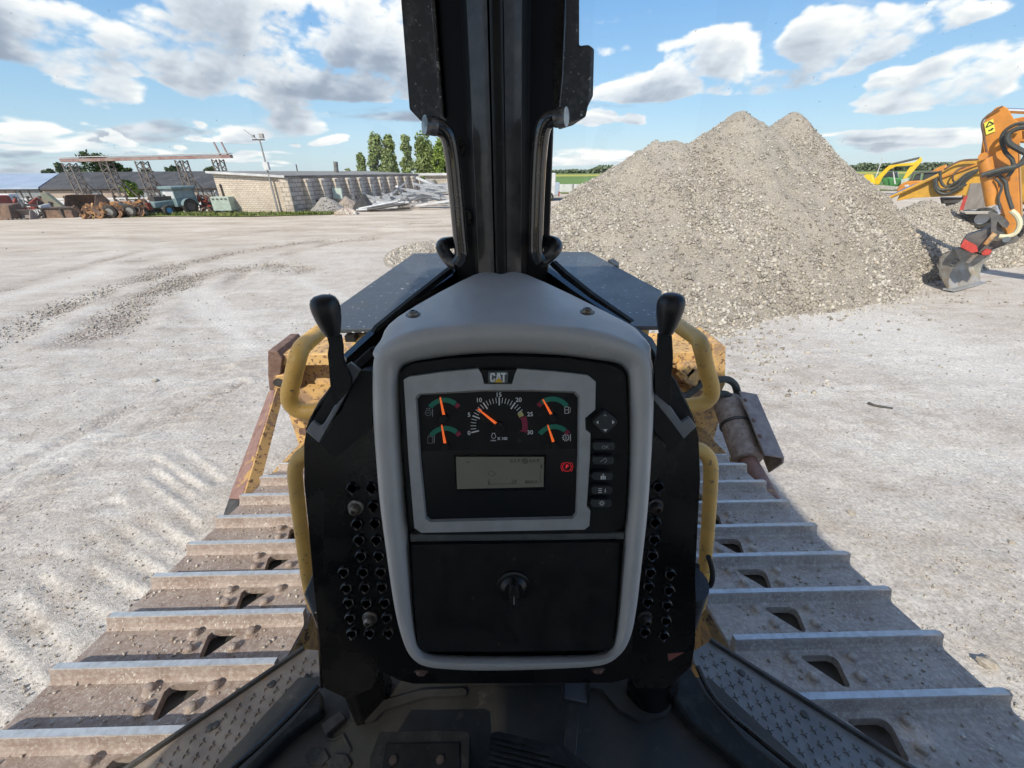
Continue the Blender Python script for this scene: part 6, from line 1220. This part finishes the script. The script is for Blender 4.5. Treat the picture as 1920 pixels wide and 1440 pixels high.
MB().box((hp[0].x + .035, yr - .03, ZH - .03), (.03, .04, .02)).build('hood_catch', BLK, DZ)
MB().box(((w0 + w1) / 2, (yr + yf) / 2 + .2, 1.0), (.75, yf - yr - .1, .75)).build('main_frame', DARKST, DZ)
MB().prism([at_z(*q, 2.275) for q in ((1140, 487), (1150, 484), (1161, 493), (1160, 500), (1149, 494))], (0, 0, -.04)).build('hood_bracket', DARKST, DZ)
# ---- outside hand rails
def rail(name, pts, Y, r, m=YELRAIL): return MB().tube(catmull([at_y(q[0], q[1], q[2] if len(q) > 2 else Y) for q in pts], 6), r, 16).build(name, m, DZ)
rail('hand_rail', [(606, 617, 1.1), (588, 632, 1.0), (566, 652, .92), (556, 680), (548, 715), (542, 742), (550, 762), (572, 772), (615, 768)], .88, .0205)
rail('hand_rail', [(1262, 604, 1.1), (1285, 620, 1.0), (1308, 636, .92), (1316, 655), (1324, 690), (1334, 725), (1331, 745), (1312, 758), (1270, 762)], .88, .0195)
rail('door_rail', [(592, 850), (566, 854), (554, 880), (557, 930), (567, 1010), (578, 1090), (588, 1132), (604, 1152)], .66, .0150, YELRAIL if 0 else YELRAIL)
rail('door_rail', [(1300, 840), (1320, 848), (1332, 872), (1331, 930), (1325, 1020), (1318, 1090), (1312, 1132), (1298, 1150)], .66, .0150)
MB().tube(catmull([at_y(*q, .60) for q in ((1307, 1060), (1308, 1078), (1318, 1094), (1331, 1098), (1336, 1082), (1334, 1062), (1328, 1044))], 5), .0058, 10).build('coat_hook', BLK, DZ)
# ---- step plates with star studs
ZS = 1.47
def stud_mesh(m):
    mb = MB(); vs = []
    for k in range(8): r = .0108 if k % 2 == 0 else .0028; a = 2 * pi * k / 8; vs.append(Vector((r * cos(a), r * sin(a), 0)))
    top = [v * .6 + Vector((0, 0, .0045)) for v in vs]; mb.loft([vs, top], False, True); return mb.mesh('tread_stud', m, smooth=0)
def inside(p, poly):
    c = False; n = len(poly)
    for i in range(n):
        a, b = poly[i], poly[i - 1]
        if (a.y > p.y) != (b.y > p.y) and p.x < (b.x - a.x) * (p.y - a.y) / (b.y - a.y) + a.x: c = not c
    return c
for side, pts, m, u0, u1 in ((-1, [(571, 1217), (604, 1219), (609, 1284), (540, 1364), (470, 1440), (380, 1530), (130, 1530), (245, 1440), (400, 1332)], STEPP, (245, 1440), (571, 1217)), (1, [(1298, 1222), (1330, 1202), (1450, 1282), (1700, 1438), (1830, 1530), (1560, 1530), (1470, 1447), (1385, 1352), (1330, 1290), (1300, 1240)], STEPR, (1330, 1202), (1700, 1438))):
    poly = [at_z(*q, ZS) for q in pts]; SPL = MB().prism(poly, (0, 0, -.006)).build('step_plate', m, DZ, bevel=.0015)
    a, b = at_z(*u0, ZS), at_z(*u1, ZS); d = (b - a).normalized(); n_ = Vector((d.y, -d.x, 0)); cen = sum(poly, Vector()) / len(poly)
    if n_.dot(cen - a) < 0: n_ = -n_
    e0, e1 = a - d * .6, b + d * (.0 if side < 0 else .0)
    if side > 0: e0, e1 = a, b + d * .4
    sub(MB().bar(e0 + Z * .004, e1 + Z * .004, .009, .02).build('edge_flange', DARKST, None, bevel=.002), SPL)
    sm = stud_mesh(m); inpoly = poly
    shr = [p + (cen - p).normalized() * .012 for p in poly]
    for i in range(-14, 30):
        for j in range(1, 14):
            p = a + d * (i * .0330 + (.0165 if j % 2 else 0)) + n_ * (.010 + j * .0235)
            if inside(p, shr):
                M = Matrix.Translation(Vector((p.x, p.y, ZS))) @ Matrix.Rotation(atan2(d.y, d.x) + pi / 4 + random.uniform(-.06, .06), 4, 'Z'); inst('tread_stud', sm, M, SPL)
    for s_ in ((511, 1283), (405, 1360), (395, 1365)) if side < 0 else ((1391, 1263), (1507, 1340), (1650, 1430)):
        sub(MB().lathe(at_z(*s_, ZS), (0, 0, 1), [(.0085, 0), (.0085, .004), (.005, .006), (.001, .006)], 14).build('step_bolt', DARKST, None), SPL)
    if side > 0:
        for s_, p_, sz in (('-40°', (1393, 1352), .034), ('-25', (1446, 1405), .034)):
            q = at_z(*p_, ZS + .0052); xx = (at_z(1470, 1436, ZS) - at_z(1365, 1332, ZS)).normalized()
            text(s_, q, xx, Vector((-xx.y, xx.x, 0)), sz, LCDT, SPL, name='handwriting', bold=.0009, shear=.25, depth=.0006)
    else:
        sub(MB().prism([at_z(*q, ZS + .001) for q in ((574, 1262), (604, 1282), (585, 1300), (566, 1284))], (0, 0, .003)).build('torn_mat', RUBBER, None), SPL)
# ---- tracks
TA = radians(10); TT = Vector((0, cos(TA), -sin(TA))); TNn = Vector((0, sin(TA), cos(TA))); PITCHL = .203
XI, XO = .80, 1.553
def shoe_meshes(sgn, m):
    # local: x lateral (world sign), y forward along the run (0 = grouser), z up from plate surface
    prof = [(.013, 0), (.0115, .048), (.006, .052), (-.006, .052), (-.0105, .048), (-.0135, .022), (-.018, .008), (-.027, .0), (-.17, -.001), (-.190, -.008), (-.212, -.022), (-.212, -.034), (-.19, -.022), (-.17, -.016), (.013, -.016)]
    hole = [(1.022, -.042), (1.032, -.033), (1.125, -.033), (1.140, -.042), (1.144, -.058), (1.118, -.136), (1.108, -.145), (1.092, -.140)]
    xa, xb = XI * sgn, XO * sgn
    body_ = MB()
    # side profile extruded except the flat with the hole
    seg = [p for p in prof]
    def strip(i, j, mb, x0=xa, x1=xb):
        p, q = seg[i], seg[j]; mb.add([(x0, p[0], p[1]), (x1, p[0], p[1]), (x1, q[0], q[1]), (x0, q[0], q[1])], [(0, 1, 2, 3)])
    for i in range(len(seg)):
        if i == 7: continue
        j = (i + 1) % len(seg)
        if i in (12, 13): continue
        strip(i, j, body_)
    h3 = [(sgn * x, y) for x, y in hole]
    outerp = [(xa, -.027), (xb, -.027), (xb, -.17), (xa, -.17)]
    for z in (0.0, -.016):
        loops = [[Vector((*q, 0)) for q in outerp], [Vector((*q, 0)) for q in h3]]; tri = tessellate_polygon(loops); al = [q for L_ in loops for q in L_]
        body_.add([(q.x, q.y, z) for q in al], [tuple(t_) for t_ in tri])
    n = len(h3); body_.add([(x, y, 0) for x, y in h3] + [(x, y, -.03) for x, y in h3], [(i, (i + 1) % n, (i + 1) % n + n, i + n) for i in range(n)])
    for x in (xa, xb):
        body_.add([(x, p[0], p[1]) for p in prof], [tuple(range(len(prof)))])
    me = body_.mesh('track_shoe', m, smooth=32)
    cap = MB(); cap.prism([(xa, .0108, .0485), (xb - sgn * .012, .0108, .0485), (xb, .008, .043), (xb, -.007, .043), (xb - sgn * .012, -.0100, .0485), (xa, -.0100, .0485)], (0, 0, .0055)); 
    cm = cap.mesh('worn_edge', GROUS, smooth=30)
    bolt = MB(); bolt.lathe((0, 0, -.001), (0, 0, 1), [(.026, 0), (.022, .004), (.0185, .006), (.0175, .016), (.014, .022), (.006, .025), (.0001, .025)], 8); bm_ = bolt.mesh('shoe_bolt', m, smooth=50)
    return me, cm, bm_
BOLTS = [(.985, -.050), (1.012, -.115), (1.195, -.052), (1.168, -.118)]
def link(parent, o): o.parent = parent
def tracks():
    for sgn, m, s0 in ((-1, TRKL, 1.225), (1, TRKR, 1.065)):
        me, cm, bm_ = shoe_meshes(sgn, m)
        base = CAM - TNn * 1.362
        poses = []
        smax = 2.30
        s = s0 - .203 * 9
        R = .43
        while s < s0 + .203 * 16:
            if s <= smax: p = base + TT * s; t_, n_ = TT, TNn
            else:
                a = (s - smax) / R; c = base + TT * smax - TNn * R
                if a > radians(172): break
                p = c + (TT * sin(a) + TNn * cos(a)) * R; t_ = TT * cos(a) - TNn * sin(a); n_ = TT * sin(a) + TNn * cos(a)
            poses.append((p, t_, n_)); s += PITCHL
        for p, t_, n_ in poses:
            M = Matrix((Vector((1, 0, 0)), t_, n_)).transposed().to_4x4(); M = Matrix.Translation(p) @ M @ Matrix.Rotation(random.uniform(-.008, .008), 4, 'X')
            o = inst('track_shoe', me, M, DZ)
            for nm, q, off in [('worn_edge', cm, (0, 0, 0))] + [('shoe_bolt', bm_, (sgn * x, y, 0)) for x, y in BOLTS]:
                c = bpy.data.objects.new(nm, q); COL.objects.link(c); c.parent = o; c.location = off; c.rotation_euler = (0, 0, random.uniform(0, 6) if nm == 'shoe_bolt' else 0); WORLD[c.name] = p
        c = base + TT * 2.30 - TNn * .43
        MB().lathe(Vector((sgn * 1.08, c.y, c.z)), (1, 0, 0), [(.1, -.06), (.36, -.06), (.40, -.03), (.40, .03), (.36, .06), (.1, .06)], 32).build('idler_wheel', DARKST, DZ)
        MB().bar((sgn * 1.1, -.9, .62), (sgn * 1.1, 2.5, .62), .36, .4).build('roller_frame', YELRUST, DZ)
        q0 = base + TT * (s0 - .203 * 9)
        MB().bar(Vector((sgn * 1.1, q0.y, q0.z - .10)), base + TT * 2.2 - TNn * .10 + Vector((sgn * 1.1, 0, 0)), .16, .10).build('track_chain', DARKST, DZ)
        MB().box((sgn * 1.17, .8, .05), (.76, 3.4, .06)).build('lower_run', m, DZ)
        MB().prism([(sgn * .80, -1.2, 1.28), (sgn * .80, .75, 1.12), (sgn * .80, .75, 1.0), (sgn * .80, -1.2, 1.0)], (-sgn * .04, 0, 0)).build('fender_skirt', YELRUST, DZ)
tracks()
# crumbs of dried dirt lying on the shoes
P = []
for sgn in (-1, 1):
    for _ in range(1500):
        s = random.uniform(.2, 2.25); x = sgn * random.uniform(XI + .02, XO - .01); s0 = 1.225 if sgn < 0 else 1.065; k = (s0 - s) % .203
        if k < .022 or k > .19: continue
        if abs(abs(x) - 1.085) < .075 and .025 < k < .15: continue
        P.append(CAM - TNn * 1.359 + TT * s + Vector((x, 0, 0)))
rocks('dirt_crumbs', np.array([q[:] for q in P]), .002 + .009 * rng.power(.35, len(P)), rockmat('dried_dirt', [(0, (.30, .25, .21)), (.5, (.48, .43, .38)), (1, (.72, .70, .66))]), DZ)
# step side panel closing the gap between cab and track
for sgn in (-1, 1): MB().box((sgn * .72, -.2, 1.25), (.12, 1.2, .4)).build('fender', YELRUST, DZ)
# ---- blade
YB = 3.10
def by(px, py): return at_y(px, py, YB)
zt = by(520, 672).z; xl = by(504, 690).x; xr = by(1360, 690).x
prof = [(YB + .10, .06), (YB + .32, .10), (YB + .22, .40), (YB + .20, .75), (YB + .28, 1.05), (YB + .42, zt + .02), (YB + .36, zt + .04), (YB + .20, 1.05), (YB + .12, .75), (YB + .14, .40), (YB + .2, .14)]
mb = MB(); mb.prism([(xl + .02, a, b) for a, b in prof], (xr - xl - .04, 0, 0)); mb.build('blade', YELRUST, DZ)
MB().prism([by(*q) for q in ((524, 664), (1340, 660), (1345, 682), (520, 686))], (0, .36, .0)).build('blade_top_beam', YELRUST, DZ, bevel=.008)
for sgn, pts, mm in ((-1, [(502, 658), (519, 658), (529, 672), (526, 700), (518, 734), (505, 732), (502, 700)], RUSTM), (1, [(1336, 646), (1348, 642), (1361, 650), (1360, 720), (1350, 740), (1340, 736), (1336, 700)], YELRUST)):
    MB().prism([at_y(*q, YB - .04) for q in pts], (0, .40, 0)).build('blade_end_plate', mm, DZ, bevel=.006)
MB().prism([by(*q) for q in ((526, 730), (650, 730), (650, 1000), (600, 960), (566, 850))], (0, .10, 0)).build('blade_back_plate', YELRUST, DZ)
MB().prism([by(*q) for q in ((1230, 730), (1350, 728), (1348, 790), (1315, 900), (1290, 960), (1230, 1000))], (0, .10, 0)).build('blade_back_plate', YELRUST, DZ)
for pts in (((566, 770), (620, 778), (622, 786), (568, 778)), ((560, 806), (620, 808), (622, 818), (562, 815))): MB().prism([at_y(*q, YB - .03) for q in pts], (0, .06, 0)).build('blade_rib', RUSTM, DZ)
MB().prism([at_y(*q, YB - .05) for q in ((512, 706), (535, 702), (548, 715), (545, 740), (525, 745), (514, 738))], (0, .1, 0)).build('trunnion_bracket', YELRUST, DZ, bevel=.01)
MB().cyl(at_y(521, 717, YB - .12), at_y(521, 717, YB), .035, seg=12).build('trunnion_pin', DARKST, DZ)
for px, py, s_ in ((1297, 700, .16), (1310, 716, .12), (1278, 745, .14), (1285, 690, .1)): MB().box(at_y(px, py, YB - .08), (s_, .14, s_), Matrix.Rotation(random.uniform(0, 1), 3, 'Y')).build('cylinder_bracket', YELRUST, DZ, bevel=.012)
MB().prism([at_y(*q, YB + .02) for q in ((1262, 672), (1340, 668), (1352, 690), (1300, 700), (1262, 690))], (0, .3, 0)).build('blade_shelf', YELRUST, DZ, bevel=.006)
MB().tube(catmull([at_y(*q, YB - .14) for q in ((1262, 735), (1285, 742), (1305, 728), (1322, 715), (1345, 712), (1365, 712), (1378, 722), (1383, 740), (1382, 752))], 6), .030, 10).build('cylinder_hose', HOSE, DZ)
MB().tube(catmull([at_y(*q, YB - .2) for q in ((1342, 740), (1358, 738), (1370, 745), (1380, 756))], 6), .028, 10).build('cylinder_hose', HOSE, DZ)
# left brace
def q3(t): return [at_y(*t[0]), at_y(*t[1]), at_y(*t[2]), at_y(*t[3])]
r0 = q3([(503, 733, 3.02), (517, 729, 2.96), (531, 731, 3.02), (516, 736, 3.12)]); r1 = q3([(426, 936, 2.00), (452, 938, 1.93), (479, 930, 2.00), (455, 925, 2.10)])
MB().loft([r0, r1], True, True).build('blade_brace', BRACE, DZ, bevel=.014)
f0 = [at_y(517.5, 729, 2.952), at_y(531.5, 731, 3.012), at_y(479.5, 931, 1.992), at_y(453, 938, 1.922)]
MB().prism(f0, Vector((.006, .012, .002))).build('brace_inner_face', YELRUST, DZ)
r2 = q3([(428, 934, 2.01), (452, 936, 1.95), (462, 932, 2.0), (455, 925, 2.09)]); r3 = q3([(417, 967, 1.90), (437, 968, 1.84), (448, 960, 1.90), (440, 955, 1.98)])
MB().loft([r2, r3], True, True).build('brace_end', mat('oily_steel', (.03, .026, .024), (.06, .05, .045), rough=.4, scale=20), DZ, bevel=.01)
# right tilt cylinder
a = at_y(1362, 752, YB - .15); b = at_y(1402, 862, 2.42); c = at_y(1452, 948, 1.95); dd = (b - a).normalized()
MB().cyl(a, b, .112, .108, 22).build('tilt_cylinder', mat('dusty_brown_steel', (.24, .19, .17), (.34, .29, .26), rough=.7, scale=18, c3=(.16, .10, .08), s3=30, thr3=(.58, .64), bump=.4, bscale=70, bdist=.004), DZ); MB().cyl(a.lerp(b, .42), a.lerp(b, .46), .120, .120, 22).build('cylinder_band', DARKST, DZ)
sx = dd.cross(Vector((0, -1, 0))).normalized()
if sx.x < 0: sx = -sx
up_ = sx.cross(dd).normalized()
if up_.z < 0: up_ = -up_
g0 = [a + dd * .02 + sx * x_ + up_ * y_ for x_, y_ in ((.00, .17), (.16, .17), (.21, .10), (.21, -.06), (.20, -.06), (.195, .095), (.15, .155), (.0, .155))]
MB().prism(g0, dd * ((b - a).length + .03)).build('cylinder_guard', mat('guard_grey_brown', (.22, .18, .17), (.30, .26, .24), rough=.6, scale=14, bump=.3, bscale=60, bdist=.003), DZ, bevel=.004)
MB().prism([a + sx * .22 + up_ * .08 - dd * .04, a + sx * .27 + up_ * .04 - dd * .04, b + sx * .24 + up_ * .04 - dd * .03, b + sx * .215 + up_ * .08 - dd * .03], -up_ * .03).build('guard_edge', YELRUST, DZ)
for k in (.2, .55, .8): MB().lathe(a.lerp(b, k) + sx * .02 + up_ * .172, up_, [(.016, 0), (.014, .01), (.001, .012)], 10).build('guard_bolt', RUSTM, DZ)
MB().cyl(b, c, .062, .058, 16).build('cylinder_rod', BRACE, DZ)
# push arms along the outside of the tracks
MB().bar((-1.74, 2.05, .62), (-1.72, -.6, .42), .18, .26).build('push_arm', YELRUST, DZ, bevel=.01); MB().bar((1.74, 1.95, .60), (1.72, -.6, .42), .18, .26).build('push_arm', YELRUST, DZ, bevel=.01)
MB().bar((-1.74, 2.05, .60), (-1.76, 3.15, .45), .16, .22).build('push_arm', YELRUST, DZ, bevel=.01); MB().bar((1.74, 1.95, .58), (1.76, 3.15, .45), .16, .22).build('push_arm', YELRUST, DZ, bevel=.01)
# ---- rest of the cab: roof, posts, rear wall (they shade the dashboard)
LIN = mat('headliner', (.45, .45, .44), rough=.9)
MB().box((0, -.25, 3.46), (1.9, 2.5, .12)).build('cab_roof', YEL, DZ, bevel=.02); MB().box((0, -.25, 3.385), (1.8, 2.3, .025)).build('roof_lining', LIN, DZ)
for sgn in (-1, 1):
    MB().box((sgn * .93, -.30, 2.45), (.10, .16, 1.9)).build('door_post', BLKG, DZ); MB().box((sgn * .93, -1.32, 2.45), (.10, .14, 1.9)).build('rear_post', BLKG, DZ)
    MB().box((sgn * .93, -.85, 1.74), (.06, .95, .5)).build('side_panel', BLK, DZ)
    MB().prism([(sgn * .93, -.39, 2.0), (sgn * .93, -1.24, 2.0), (sgn * .93, -1.24, 3.37), (sgn * .93, -.39, 3.37)], (.004 * sgn, 0, 0)).build('side_window', GLASS, DZ)
MB().box((0, -1.36, 1.74), (1.75, .06, .5)).build('rear_wall', mat('grey_trim', (.28, .28, .275), rough=.8), DZ); MB().box((0, -1.36, 3.06), (1.75, .06, .62)).build('rear_header', MATS['grey_trim'], DZ); MB().box((0, -1.36, 2.37), (1.75, .006, .75)).build('rear_window', GLASS, DZ); MB().box((0, -.7, 1.47), (1.8, 1.3, .05)).build('rear_floor', FLOORM, DZ)
MB().box((0, -1.9, 1.9), (1.2, .9, 1.0)).build('fuel_tank', YEL, DZ, bevel=.05); MB().box((0, -.5, .95), (.9, 2.4, .8)).build('rear_case', DARKST, DZ)
for ex, ey in ((-.9, .12), (.9, .12)): pass
